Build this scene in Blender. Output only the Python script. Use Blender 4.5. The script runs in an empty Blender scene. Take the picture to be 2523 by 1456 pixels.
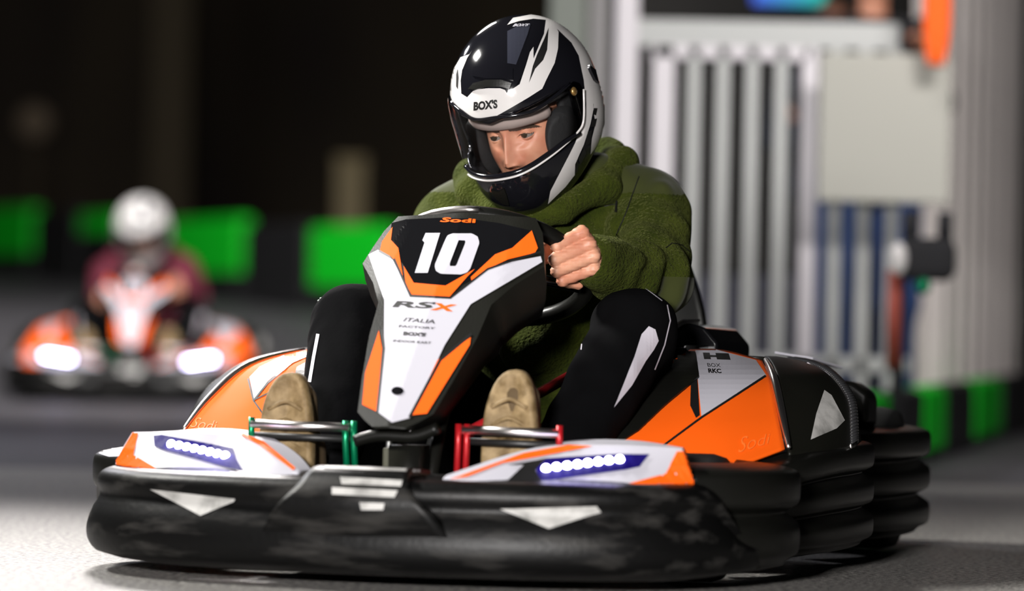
import bpy, bmesh, math, random
import numpy as np
from mathutils import Vector, Matrix, noise
from mathutils.bvhtree import BVHTree
R = math.radians
C = bpy.context.scene.collection
SC = bpy.context.scene

# ------------------------------------------------------------------ camera
FPX, HORIZON, CAMH, ROLL = 2523 * 135 / 36, 780.0, 0.43, R(1.1)
cam_d = bpy.data.cameras.new('camera'); cam = bpy.data.objects.new('camera', cam_d); C.objects.link(cam)
cam_d.lens = 135; cam_d.sensor_width = 36; cam_d.clip_start = 0.1; cam_d.clip_end = 300
pitch = math.atan((HORIZON - 728) / FPX)
CAM = Matrix.Translation((0, 0, CAMH)) @ (Matrix.Rotation(R(90) + pitch, 4, 'X') @ Matrix.Rotation(ROLL, 4, 'Z'))
cam.matrix_world = CAM
cam_d.dof.use_dof = True; cam_d.dof.focus_distance = 6.62; cam_d.dof.aperture_fstop = 2.0
SC.camera = cam

# ------------------------------------------------------------------ world, light, exposure
SC.view_settings.view_transform = 'Standard'; SC.view_settings.look = 'None'
SC.view_settings.gamma = 1; SC.view_settings.use_curve_mapping = False; SC.view_settings.exposure = 0.0
W = bpy.data.worlds.new('night'); SC.world = W; W.use_nodes = True
W.node_tree.nodes['Background'].inputs[0].default_value = (.5, .5, .55, 1)
W.node_tree.nodes['Background'].inputs[1].default_value = 0.006
def area(name, loc, target, power, sx, sy, col=(1, 1, 1), spread=180):
    l = bpy.data.lights.new(name, 'AREA'); l.shape = 'RECTANGLE'; l.size = sx; l.size_y = sy; l.energy = power; l.color = col
    l.spread = R(spread)
    o = bpy.data.objects.new(name, l); C.objects.link(o); o.location = loc
    o.rotation_euler = (Vector(target) - Vector(loc)).to_track_quat('-Z', 'Y').to_euler(); return o
area('hall_lamp_front', (-1.1, 0.0, 1.2), (0, 6.5, .6), 66, .8, .4, (1, .97, .95), 60)
area('hall_lamp_left', (-2.7, 7.5, 3.0), (-.1, 6.9, .75), 38, .7, .4, (1, .98, .93), 60)
area('hall_lamp_back_left', (-1.3, 11.4, 3.0), (-1.75, 5.7, 0), 27, .8, .4, (1, .95, .92), 42)
area('hall_lamp_back_right', (.3, 9.9, 3.6), (1.4, 12.5, .9), 12, 1.0, .5, (1, .97, .97), 100)
area('fill_light_right', (2.0, 8.4, 3.2), (1.9, 13.6, .9), 42, 1.0, .5, (1, .96, .94), 90)  # unseen fill light, added to brighten the corrugated wall
area('hall_lamp_far', (-2.0, 14.5, 3.6), (-1.9, 18.5, .3), 190, 1.5, .8, (1, .97, .95), 110)
area('fill_light_mid', (-3.6, 12.6, 3.6), (-2.0, 11.6, 0), 95, .8, .4, (.92, .92, 1), 130)  # unseen fill light, added to brighten the mid-distance ground
area('hall_lamp_tower', (-4, 22.0, 5.0), (-3, 28, .6), 350, 2, 1, (1, .97, .95))

# ------------------------------------------------------------------ materials
def bsdf(name, col, rough=.5, metal=0.0, **kw):
    m = bpy.data.materials.new(name); m.use_nodes = True
    b = m.node_tree.nodes['Principled BSDF']
    b.inputs['Base Color'].default_value = (*col, 1); b.inputs['Roughness'].default_value = rough
    b.inputs['Metallic'].default_value = metal
    for k, v in kw.items():
        b.inputs[k.replace('_', ' ')].default_value = v
    return m
def add_noise_bump(m, scale, strength, dist=.01, detail=4, stretch=(1, 1, 1), rough=.6):
    nt = m.node_tree; N = nt.nodes; L = nt.links
    tc = N.new('ShaderNodeTexCoord'); mp = N.new('ShaderNodeMapping'); mp.inputs['Scale'].default_value = stretch
    n = N.new('ShaderNodeTexNoise'); n.inputs['Scale'].default_value = scale; n.inputs['Detail'].default_value = detail
    n.inputs['Roughness'].default_value = rough
    b = N.new('ShaderNodeBump'); b.inputs['Strength'].default_value = strength; b.inputs['Distance'].default_value = dist
    L.new(tc.outputs['Object'], mp.inputs[0]); L.new(mp.outputs[0], n.inputs['Vector'])
    L.new(n.outputs['Fac'], b.inputs['Height']); L.new(b.outputs[0], N['Principled BSDF'].inputs['Normal'])
    return n
def add_noise_color(m, scale, c0, c1, p0=.35, p1=.65, detail=5, stretch=(1, 1, 1), target='Base Color'):
    nt = m.node_tree; N = nt.nodes; L = nt.links
    tc = N.new('ShaderNodeTexCoord'); mp = N.new('ShaderNodeMapping'); mp.inputs['Scale'].default_value = stretch
    n = N.new('ShaderNodeTexNoise'); n.inputs['Scale'].default_value = scale; n.inputs['Detail'].default_value = detail
    r = N.new('ShaderNodeValToRGB'); r.color_ramp.elements[0].position = p0; r.color_ramp.elements[1].position = p1
    r.color_ramp.elements[0].color = (*c0, 1); r.color_ramp.elements[1].color = (*c1, 1)
    L.new(tc.outputs['Object'], mp.inputs[0]); L.new(mp.outputs[0], n.inputs['Vector']); L.new(n.outputs['Fac'], r.inputs[0])
    L.new(r.outputs[0], N['Principled BSDF'].inputs[target])
def emis(name, col, s):
    m = bsdf(name, (0, 0, 0), .5); b = m.node_tree.nodes['Principled BSDF']
    b.inputs['Emission Color'].default_value = (*col, 1); b.inputs['Emission Strength'].default_value = s; return m
M = {}
M['plastic'] = bsdf('black_plastic', (.006, .006, .005), .36, 0, Specular_IOR_Level=.28); add_noise_bump(M['plastic'], 220, .15, .001)
M['plastic_dirty'] = bsdf('scuffed_black_plastic', (.01, .01, .01), .42, 0, Specular_IOR_Level=.2)
add_noise_color(M['plastic_dirty'], 5, (.003, .003, .003), (.06, .057, .053), .52, .86, 9, (3.5, 1.2, 7)); add_noise_bump(M['plastic_dirty'], 90, .25, .002)
M['side'] = bsdf('matt_black_shell', (.008, .008, .006), .42, 0, Specular_IOR_Level=.25); add_noise_bump(M['side'], 300, .3, .001)
M['gloss'] = bsdf('gloss_black', (.006, .006, .007), .12)
M['rubber'] = bsdf('tyre_rubber', (.012, .012, .012), .7)
M['orange'] = bsdf('orange_panel', (.93, .12, .006), .6, 0, Specular_IOR_Level=.1)
M['white'] = bsdf('white_panel', (.50, .49, .545), .4, 0, Specular_IOR_Level=.3)
M['white_gloss'] = bsdf('white_gloss', (.60, .58, .57), .12)
M['white_scuff'] = bsdf('scuffed_white', (.6, .6, .58), .5); add_noise_color(M['white_scuff'], 25, (.52, .51, .49), (.12, .12, .11), .45, .8)
M['chrome'] = bsdf('chrome', (.85, .8, .78), .3, 1.0)
M['steel'] = bsdf('dark_steel', (.04, .04, .04), .45, .7)
M['green'] = bsdf('green_anodised', (.0, .22, .09), .3, .6)
M['red'] = bsdf('red_anodised', (.45, .01, .015), .35, .3)
M['fleece'] = bsdf('olive_fleece', (.062, .078, .010), .95, 0, Sheen_Weight=.12, Sheen_Roughness=.4, Specular_IOR_Level=.1)
M['fleece'].node_tree.nodes['Principled BSDF'].inputs['Sheen Tint'].default_value = (.6, .65, .2, 1)
add_noise_color(M['fleece'], 14, (.016, .024, .002), (.042, .053, .006), .35, .7, 3); add_noise_bump(M['fleece'], 170, 1.0, .008, 2)
M['yoke'] = bsdf('olive_yoke', (.034, .040, .008), .8, 0, Sheen_Weight=.1, Specular_IOR_Level=.2); add_noise_bump(M['yoke'], 40, .3, .003)
M['trousers'] = bsdf('black_trousers', (.003, .003, .0034), .95, 0, Specular_IOR_Level=.04); add_noise_bump(M['trousers'], 30, .4, .004)
M['stripe'] = bsdf('white_stripe', (.55, .52, .58), .7)
M['sole'] = bsdf('tan_sole', (.36, .24, .10), .7); add_noise_color(M['sole'], 45, (.15, .095, .035), (.34, .24, .12), .35, .7); add_noise_bump(M['sole'], 60, .5, .004)
M['shoe'] = bsdf('tan_suede', (.10, .065, .03), .85)
M['skin'] = bsdf('skin', (.60, .25, .16), .5, 0, Subsurface_Weight=.12, Subsurface_Scale=.01)
add_noise_color(M['skin'], 22, (.52, .20, .12), (.66, .33, .21), .35, .65); add_noise_bump(M['skin'], 180, .12, .001)
M['lip'] = bsdf('lips', (.45, .12, .09), .4)
M['eye_white'] = bsdf('eye_white', (.20, .17, .155), .15); M['iris'] = bsdf('iris', (.03, .02, .012), .1)
M['hair'] = bsdf('brow_hair', (.05, .025, .012), .8)
M['lining'] = bsdf('helmet_lining', (.012, .012, .013), .8); add_noise_bump(M['lining'], 120, .4, .003)
M['lining_grey'] = bsdf('grey_lining', (.30, .24, .22), .9)
M['helmet_black'] = bsdf('helmet_black', (.006, .006, .008), .09)
M['carbon'] = bsdf('carbon_weave', (.03, .032, .045), .15)
M['green_barrier'] = bsdf('green_barrier', (.0, .62, .015), .5, 0)
M['black_barrier'] = bsdf('black_barrier', (.012, .012, .013), .5)
M['fence'] = bsdf('white_painted_steel', (.62, .59, .62), .4); M['fence_grey'] = bsdf('grey_painted_steel', (.42, .43, .42), .45)
M['board'] = bsdf('grey_board', (.36, .355, .315), .6)
M['cladding'] = bsdf('white_corrugated_sheet', (.82, .76, .73), .4)
M['led'] = emis('led', (.72, .68, 1.0), 15.0)
M['led_far'] = emis('led_far', (.72, .68, 1.0), 42.0)
M['led_case'] = bsdf('led_case', (.008, .004, .11), .5, 0, Specular_IOR_Level=.1)
M['maroon'] = bsdf('maroon_jacket', (.10, .006, .02), .8)
M['seat'] = bsdf('seat_shell', (.01, .01, .01), .3)
M['denim'] = bsdf('blue_denim', (.02, .05, .16), .8); M['cloth_black'] = bsdf('black_cloth', (.01, .01, .012), .9)
M['cloth_orange'] = bsdf('orange_cloth', (.85, .14, .01), .7); M['amber'] = bsdf('amber_metal', (.5, .3, .1), .3, .8)
M['decal_black'] = bsdf('printed_black', (.01, .01, .01), .4)
v = bpy.data.materials.new('visor_film'); v.use_nodes = True; nt = v.node_tree; nt.nodes.clear()
o_ = nt.nodes.new('ShaderNodeOutputMaterial'); mx = nt.nodes.new('ShaderNodeMixShader'); tr = nt.nodes.new('ShaderNodeBsdfTransparent')
gl = nt.nodes.new('ShaderNodeBsdfGlossy'); fr = nt.nodes.new('ShaderNodeFresnel'); fr.inputs[0].default_value = 1.35
tr.inputs[0].default_value = (.93, .93, .93, 1); gl.inputs['Roughness'].default_value = .04; gl.inputs[0].default_value = (.9, .9, .9, 1)
nt.links.new(fr.outputs[0], mx.inputs[0]); nt.links.new(tr.outputs[0], mx.inputs[1]); nt.links.new(gl.outputs[0], mx.inputs[2]); nt.links.new(mx.outputs[0], o_.inputs[0])
M['visor'] = v

# ------------------------------------------------------------------ helpers
def tag(o, label=None, cat=None, group=None, kind=None):
    if label: o['label'] = label
    if cat: o['category'] = cat
    if group: o['group'] = group
    if kind: o['kind'] = kind
    return o
def empty(name, mat=None):
    o = bpy.data.objects.new(name, None); C.objects.link(o); o.empty_display_size = .1
    if mat is not None: o.matrix_world = mat
    return o
def mesh(name, V, F, mats, parent=None, smooth=True, mi=None, recalc=True):
    me = bpy.data.meshes.new(name); me.from_pydata([tuple(map(float, p)) for p in V], [], [tuple(map(int, f)) for f in F])
    if not isinstance(mats, (list, tuple)): mats = [mats]
    for m in mats: me.materials.append(m)
    if mi is not None: me.polygons.foreach_set('material_index', list(mi))
    if recalc:
        bm = bmesh.new(); bm.from_mesh(me); bmesh.ops.recalc_face_normals(bm, faces=bm.faces); bm.to_mesh(me); bm.free()
    me.polygons.foreach_set('use_smooth', [smooth] * len(me.polygons))
    o = bpy.data.objects.new(name, me); C.objects.link(o)
    if parent: o.parent = parent
    return o
def auto_smooth(o, ang=35):
    bm = bmesh.new(); bm.from_mesh(o.data)
    for e in bm.edges:
        if len(e.link_faces) == 2 and e.calc_face_angle(0) > R(ang): e.smooth = False
    bm.to_mesh(o.data); bm.free()
    return o
class MB:
    def __init__(s): s.V = []; s.F = []; s.mi = []
    def add(s, V, F, m=0):
        n = len(s.V); s.V += [tuple(p) for p in V]; s.F += [tuple(i + n for i in f) for f in F]; s.mi += [m] * len(F); return s
    def box(s, c, size, rot=None, m=0, taper=1):
        hx, hy, hz = [a / 2 for a in size]; P = []
        for z in (-hz, hz):
            t = taper if z > 0 else 1
            for x, y in ((-hx, -hy), (hx, -hy), (hx, hy), (-hx, hy)):
                q = Vector((x * t, y * t, z));  q = rot @ q if rot else q; P.append(q + Vector(c))
        return s.add(P, [(3, 2, 1, 0), (4, 5, 6, 7), (0, 1, 5, 4), (1, 2, 6, 5), (2, 3, 7, 6), (3, 0, 4, 7)], m)
    def tube(s, pts, r, seg=12, m=0, closed=False):
        pts = [Vector(p) for p in pts]; n = len(pts); rr = r if isinstance(r, (list, tuple)) else [r] * n
        V = []; up = None
        for i, p in enumerate(pts):
            a = pts[(i - 1) % n] if (closed or i > 0) else p; b = pts[(i + 1) % n] if (closed or i < n - 1) else p
            t = (b - a).normalized()
            if up is None: up = t.orthogonal().normalized()
            up = (up - t * up.dot(t)).normalized(); w = t.cross(up)
            for k in range(seg):
                an = 2 * math.pi * k / seg; V.append(p + (up * math.cos(an) + w * math.sin(an)) * rr[i])
        F = []
        for i in range(n if closed else n - 1):
            j = (i + 1) % n
            for k in range(seg): F.append((i * seg + k, i * seg + (k + 1) % seg, j * seg + (k + 1) % seg, j * seg + k))
        if not closed: F += [tuple(range(seg))[::-1], tuple((n - 1) * seg + k for k in range(seg))]
        return s.add(V, F, m)
    def prism(s, pts, vec, m=0):
        n = len(pts); v = Vector(vec); P = [Vector(p) for p in pts]; P += [p + v for p in P]
        return s.add(P, [tuple(range(n))[::-1], tuple(range(n, 2 * n))] + [(i, (i + 1) % n, n + (i + 1) % n, n + i) for i in range(n)], m)
    def sphere(s, c, r, m=0, nu=12, nv=8, sc=(1, 1, 1)):
        V = []; F = []
        for j in range(nv + 1):
            t = math.pi * j / nv
            for i in range(nu):
                a = 2 * math.pi * i / nu; V.append((c[0] + r * sc[0] * math.sin(t) * math.cos(a), c[1] + r * sc[1] * math.sin(t) * math.sin(a), c[2] + r * sc[2] * math.cos(t)))
        for j in range(nv):
            for i in range(nu): F.append((j * nu + i, j * nu + (i + 1) % nu, (j + 1) * nu + (i + 1) % nu, (j + 1) * nu + i))
        return s.add(V, F, m)
    def build(s, name, mats, parent=None, smooth=False, bevel=0, seg=2, sub=0):
        o = mesh(name, s.V, s.F, mats, parent, smooth, s.mi)
        if bevel:
            b = o.modifiers.new('b', 'BEVEL'); b.width = bevel; b.segments = seg; b.limit_method = 'ANGLE'; b.angle_limit = R(30)
            o.data.polygons.foreach_set('use_smooth', [True] * len(o.data.polygons))
            wn = o.modifiers.new('w', 'WEIGHTED_NORMAL'); wn.keep_sharp = True
        if sub:
            b = o.modifiers.new('s', 'SUBSURF'); b.levels = sub; b.render_levels = sub
        return o
def cr(P, n, closed=False):
    P = np.array(P, float); m = len(P); out = []
    segs = m if closed else m - 1
    for i in range(segs):
        if closed: a, b, c, d = P[(i - 1) % m], P[i], P[(i + 1) % m], P[(i + 2) % m]
        else: a, b, c, d = P[max(i - 1, 0)], P[i], P[i + 1], P[min(i + 2, m - 1)]
        for k in range(n):
            t = k / n; out.append(.5 * ((2 * b) + (-a + c) * t + (2 * a - 5 * b + 4 * c - d) * t * t + (-a + 3 * b - 3 * c + d) * t ** 3))
    if not closed: out.append(P[-1])
    return np.array(out)
def patch(grid, nu=8, nv=8):
    g = np.array([cr(r, nu) for r in grid]); g = np.array([cr(g[:, j], nv) for j in range(g.shape[1])]).transpose(1, 0, 2)
    h, w = g.shape[:2]
    return g.reshape(-1, 3), [(i * w + j, i * w + j + 1, (i + 1) * w + j + 1, (i + 1) * w + j) for i in range(h - 1) for j in range(w - 1)]
def solid(o, t, off=-1):
    s = o.modifiers.new('t', 'SOLIDIFY'); s.thickness = t; s.offset = off; return o
def sweep(mb, path, prof, m=0, caps=True, nrm=None, scale=None):
    """path: plan points (x,y); prof: closed list of (n,z); n is outward to the left-hand side of travel reversed by sign"""
    path = np.array(path, float); n = len(path); V = []
    for i in range(n):
        a, b = path[max(i - 1, 0)], path[min(i + 1, n - 1)]; t = (b - a) / (np.linalg.norm(b - a) + 1e-9); nn = np.array([t[1], -t[0]])
        if nrm: nn = nn * nrm
        sc_ = scale(i / (n - 1)) if scale else (1, 1)
        for (pn, pz) in (prof(i / (n - 1)) if callable(prof) else prof):
            V.append((path[i][0] + nn[0] * pn, path[i][1] + nn[1] * pn, pz))
    k = len(V) // n
    F = [(i * k + j, i * k + (j + 1) % k, (i + 1) * k + (j + 1) % k, (i + 1) * k + j) for i in range(n - 1) for j in range(k)]
    if caps: F += [tuple(range(k)), tuple((n - 1) * k + j for j in range(k))[::-1]]
    return mb.add(V, F, m)

# ---- signed distance meshing (surface nets)
def sdf_mesh(fn, lo, hi, h, proj=1):
    lo = np.array(lo, float); hi = np.array(hi, float); B = 8
    n = (np.ceil((hi - lo) / h / B).astype(int)) * B + 1; nb = (n - 1) // B
    val = np.full(n, 1.0, np.float32)
    bi = np.stack(np.meshgrid(*[np.arange(k) for k in nb], indexing='ij'), -1).reshape(-1, 3)
    dc = fn(lo + (bi + .5) * B * h); keep = np.abs(dc) < B * h * 1.5
    for b, d in zip(bi[~keep], dc[~keep]):
        if d < 0: val[b[0] * B:b[0] * B + B + 1, b[1] * B:b[1] * B + B + 1, b[2] * B:b[2] * B + B + 1] = -1
    g = np.stack(np.meshgrid(*[np.arange(B + 1)] * 3, indexing='ij'), -1).reshape(-1, 3)
    kb = bi[keep]
    for s in range(0, len(kb), 400):
        kk = kb[s:s + 400]; idx = (kk[:, None] * B + g[None]).reshape(-1, 3)
        val[idx[:, 0], idx[:, 1], idx[:, 2]] = fn(lo + idx * h)
    S = val < 0
    c = [S[i:i + n[0] - 1, j:j + n[1] - 1, k:k + n[2] - 1] for i in (0, 1) for j in (0, 1) for k in (0, 1)]
    sm = np.sum(c, 0); act = (sm > 0) & (sm < 8); ids = -np.ones(act.shape, int); ci = np.argwhere(act); ids[act] = np.arange(len(ci))
    acc = np.zeros((len(ci), 3)); cnt = np.zeros(len(ci))
    for ax in range(3):
        o1, o2 = [a for a in range(3) if a != ax]
        for p in (0, 1):
            for q in (0, 1):
                A = ci.copy(); A[:, o1] += p; A[:, o2] += q; Bq = A.copy(); Bq[:, ax] += 1
                va = val[tuple(A.T)]; vb = val[tuple(Bq.T)]; ms = (va < 0) != (vb < 0)
                t = np.where(ms, va / np.where(ms, va - vb, 1), 0); P = A.astype(float); P[:, ax] += t
                acc[ms] += P[ms]; cnt[ms] += 1
    V = lo + acc / cnt[:, None] * h; F = []
    for ax in range(3):
        o1, o2 = (ax + 1) % 3, (ax + 2) % 3
        sl0 = [slice(None)] * 3; sl1 = [slice(None)] * 3; sl0[ax] = slice(0, -1); sl1[ax] = slice(1, None)
        e = S[tuple(sl0)] != S[tuple(sl1)]; E = np.argwhere(e)
        E = E[(E[:, o1] > 0) & (E[:, o2] > 0) & (E[:, o1] < n[o1] - 1) & (E[:, o2] < n[o2] - 1)]
        fl = S[tuple(E.T)]
        q = []
        for d1, d2 in ((-1, -1), (0, -1), (0, 0), (-1, 0)):
            X = E.copy(); X[:, o1] += d1; X[:, o2] += d2; q.append(ids[tuple(X.T)])
        q = np.stack(q, 1); q[~fl] = q[~fl][:, ::-1]; F.append(q)
    F = np.concatenate(F); F = F[(F >= 0).all(1)]
    e = h * .4
    for _ in range(proj):
        d = fn(V); G = np.stack([fn(V + np.eye(3)[a] * e) - fn(V - np.eye(3)[a] * e) for a in range(3)], 1) / (2 * e)
        st = np.clip(d / np.maximum((G ** 2).sum(1), .2), -h * .6, h * .6); V = V - G * st[:, None]
    return V, F
def fmesh(name, V, F, mats, parent=None, mi=None):
    me = bpy.data.meshes.new(name); me.vertices.add(len(V)); me.vertices.foreach_set('co', V.astype(np.float32).ravel())
    me.loops.add(F.size); me.loops.foreach_set('vertex_index', F.astype(np.int32).ravel())
    me.polygons.add(len(F)); me.polygons.foreach_set('loop_start', np.arange(len(F), dtype=np.int32) * 4)
    if not isinstance(mats, (list, tuple)): mats = [mats]
    for m in mats: me.materials.append(m)
    if mi is not None: me.polygons.foreach_set('material_index', mi.astype(np.int32))
    me.polygons.foreach_set('use_smooth', [True] * len(F)); me.update(calc_edges=True); me.validate()
    o = bpy.data.objects.new(name, me); C.objects.link(o)
    if parent: o.parent = parent
    return o
def smin(a, b, k): hh = np.clip(.5 + .5 * (b - a) / k, 0, 1); return b * (1 - hh) + a * hh - k * hh * (1 - hh)
def smax(a, b, k): return -smin(-a, -b, k)
def cap(p, a, b, ra, rb, sc=(1, 1, 1)):
    s = np.array(sc, float); p = p * s; a = np.array(a, float) * s; b = np.array(b, float) * s
    ba = b - a; t = np.clip((p - a) @ ba / (ba @ ba), 0, 1); return (np.linalg.norm(p - a - t[:, None] * ba, axis=1) - (ra + (rb - ra) * t)) / max(s.max(), 1)
def ell(p, c, r, rot=None):
    q = p - np.array(c, float)
    if rot is not None: q = q @ rot
    r = np.array(r, float); k0 = np.linalg.norm(q / r, axis=1); k1 = np.linalg.norm(q / (r * r), axis=1); return k0 * (k0 - 1) / np.maximum(k1, 1e-6)
def rbox(p, c, s, r, rot=None):
    q = p - np.array(c, float)
    if rot is not None: q = q @ rot
    q = np.abs(q) - np.array(s, float) + r; return np.linalg.norm(np.maximum(q, 0), axis=1) + np.minimum(q.max(1), 0) - r
def wob(p, f, ph=0):
    x, y, z = p[:, 0] * f, p[:, 1] * f, p[:, 2] * f
    return (np.sin(x + 1.7 * np.sin(y * .8 + ph) + ph) * np.sin(y * 1.1 + 1.3 * np.sin(z * .9) + ph * 2) + np.sin(z * 1.2 + 1.5 * np.sin(x * .7 - ph))) * .5

# ---- measuring rays: a pixel of the photograph gives a line of sight; points are placed where it meets a real surface or plane
PSI = R(17); KM = Matrix.Translation((.034, 6.865, 0)) @ Matrix.Rotation(R(-90) - PSI, 4, 'Z'); KI = KM.inverted()
def sight(px, py, inv=KI):
    d = Vector(((px - 1261.5) / FPX, -(py - 728) / FPX, -1)); o = CAM.translation
    return inv @ o, (inv.to_3x3() @ (CAM.to_3x3() @ d)).normalized()
def at(px, py, ax, val, inv=KI):
    o, d = sight(px, py, inv); t = (val - o[ax]) / d[ax]; return o + d * t
def atplane(px, py, p0, n, inv=KI):
    o, d = sight(px, py, inv); n = Vector(n); t = (Vector(p0) - o).dot(n) / d.dot(n); return o + d * t
def bvh_of(o):
    dg = bpy.context.evaluated_depsgraph_get(); ev = o.evaluated_get(dg); me = ev.to_mesh()
    b = BVHTree.FromPolygons([tuple(v.co) for v in me.vertices], [tuple(p.vertices) for p in me.polygons]); ev.to_mesh_clear(); return b
def cut2d(poly, step):
    bm = bmesh.new(); f = bm.faces.new([bm.verts.new((x, y, 0)) for x, y in poly])
    xs = [p[0] for p in poly]; ys = [p[1] for p in poly]
    for ax, a, b in ((0, min(xs), max(xs)), (1, min(ys), max(ys))):
        k = math.floor(a / step) * step + step
        while k < b:
            co = [0, 0, 0]; no = [0, 0, 0]; co[ax] = k + .137; no[ax] = 1
            bmesh.ops.bisect_plane(bm, geom=bm.verts[:] + bm.edges[:] + bm.faces[:], plane_co=co, plane_no=no, dist=1e-4); k += step
    bmesh.ops.triangulate(bm, faces=[f for f in bm.faces if len(f.verts) > 4])
    bm.verts.index_update(); V = [(v.co.x, v.co.y) for v in bm.verts]; F = [tuple(v.index for v in f.verts) for f in bm.faces]; bm.free(); return V, F
def lay(mb, bvh, poly, m=0, off=.0008, step=9, smooth=0, inv=KI, tri=None, mirror=False, snap=0):
    """lay a sticker outlined in the photograph onto the surface it sits on"""
    if smooth: poly = [tuple(p) for p in cr(poly, smooth, True)]
    V, F = tri if tri else cut2d(poly, step); P = []; last = None; ok = []
    for x, y in V:
        o, d = sight(x, y, inv); h = bvh.ray_cast(o, d)
        if h[0] is None and snap:
            q = o + d * (-o).dot(d)
            for _ in range(5): nr_ = bvh.find_nearest(q); q = o + d * (nr_[0] - o).dot(d)
            if (q - nr_[0]).length < snap: P.append(nr_[0] + (nr_[0] - Vector((0, 0, -.03))).normalized() * off); continue
        if h[0] is None: P.append(None); continue
        n = h[1] if h[1].dot(d) < 0 else -h[1]; P.append(h[0] + n * off)
    if all(p is None for p in P): return mb
    for i, p in enumerate(P):
        if p is None:
            j = min((k for k in range(len(P)) if P[k] is not None), key=lambda k: (V[k][0] - V[i][0]) ** 2 + (V[k][1] - V[i][1]) ** 2); P[i] = None; ok.append(i)
    bad = set(ok); F = [f for f in F if not (set(f) & bad)]; P = [p if p is not None else Vector((0, 0, 0)) for p in P]
    use = sorted(set(i for f in F for i in f)); mp = {u: k for k, u in enumerate(use)}
    Q = [P[u] for u in use]
    if mirror: Q = [Vector((p.x, -p.y, p.z)) for p in Q]
    return mb.add(Q, [tuple(mp[i] for i in f) for f in F], m)
def text2d(s, shear=0, bold=0.0):
    cu = bpy.data.curves.new('t', 'FONT'); cu.body = s; cu.shear = shear; cu.offset = bold; cu.resolution_u = 3
    o = bpy.data.objects.new('t', cu); C.objects.link(o); dg = bpy.context.evaluated_depsgraph_get(); dg.update()
    me = bpy.data.meshes.new_from_object(o.evaluated_get(dg)); V = np.array([v.co[:2] for v in me.vertices]); F = [tuple(p.vertices) for p in me.polygons]
    bpy.data.objects.remove(o); bpy.data.meshes.remove(me); lo = V.min(0); hi = V.max(0); return (V - lo) / (hi - lo), F
def line(bv_, pts, w, mb, m=0, off=.0014):
    pts = [Vector(p) for p in pts]
    for a, b in zip(pts, pts[1:]):
        d = (b - a).normalized(); nrm = Vector((-d.y, d.x)) * w / 2; a2 = a - d * w * .3; b2 = b + d * w * .3
        lay(mb, bv_, [tuple(a2 - nrm), tuple(b2 - nrm), tuple(b2 + nrm), tuple(a2 + nrm)], m, off, 16)
def lines(bv_, items, mat, name, parent, off=.0014):
    for it in items:
        q = MB(); line(bv_, it[0], it[1], q, 0, it[2] if len(it) > 2 else off); q.build(name, mat, parent)
def laytext(mb, bvh, s, quad, m=0, shear=0, bold=0.0, off=.0012, inv=KI):
    """quad: photo corners bottom-left, bottom-right, top-right, top-left"""
    V, F = text2d(s, shear, bold); q = np.array(quad, float); P = []
    for x, y in V: P.append(tuple((q[0] * (1 - x) + q[1] * x) * (1 - y) + (q[3] * (1 - x) + q[2] * x) * y))
    return lay(mb, bvh, None, m, off, tri=(P, F), inv=inv)
def copy_tree(o, parent=None, mats=None, skip=()):
    c = o.copy()
    if mats and o.data and hasattr(o.data, 'materials') and any(m in mats for m in o.data.materials):
        c.data = o.data.copy()
        for i, m in enumerate(c.data.materials):
            if m in mats: c.data.materials[i] = mats[m]
    C.objects.link(c); c.parent = parent
    for ch in list(o.children):
        if ch.name.split('.')[0] in skip: continue
        copy_tree(ch, c, mats, skip)
    return c

# ------------------------------------------------------------------ ground and surroundings
def smooth01(t): t = min(1, max(0, t)); return t * t * (3 - 2 * t)
def gz(x, y):
    return (.43 * smooth01((y - 19.6) / 6.4) + .036 * max(0, y - 26)) * smooth01((1.2 - x + .05 * (y - 12)) / 1.6)
def strip(name, mat, x0, x1, ys, nx=40):
    V = []; F = []
    for y in ys:
        for i in range(nx + 1):
            x = x0 + (x1 - x0) * i / nx; V.append((x, y, gz(x, y)))
    for j in range(len(ys) - 1):
        for i in range(nx): F.append((j * (nx + 1) + i, j * (nx + 1) + i + 1, (j + 1) * (nx + 1) + i + 1, (j + 1) * (nx + 1) + i))
    return mesh(name, V, F, mat)
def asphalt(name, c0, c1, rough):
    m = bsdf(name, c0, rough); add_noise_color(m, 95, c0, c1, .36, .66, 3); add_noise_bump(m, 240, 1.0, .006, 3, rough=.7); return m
tag(strip('floor', asphalt('pale_ground', (.09, .086, .08), (.48, .455, .43), .5), -14, 14, [2, 10.3]), kind='structure')  # near ground, in a paler colour than the stretch beyond
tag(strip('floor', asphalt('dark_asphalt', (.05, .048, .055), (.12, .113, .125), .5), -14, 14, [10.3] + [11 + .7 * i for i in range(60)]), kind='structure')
wm = bsdf('dark_wall', (.03, .022, .016), .9); add_noise_color(wm, .35, (.02, .014, .011), (.10, .075, .04), .35, .75, 2, (1, 1, .35))
tag(MB().box((-6, 46, 4), (40, .3, 10)).build('wall_back', wm), kind='structure')
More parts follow.
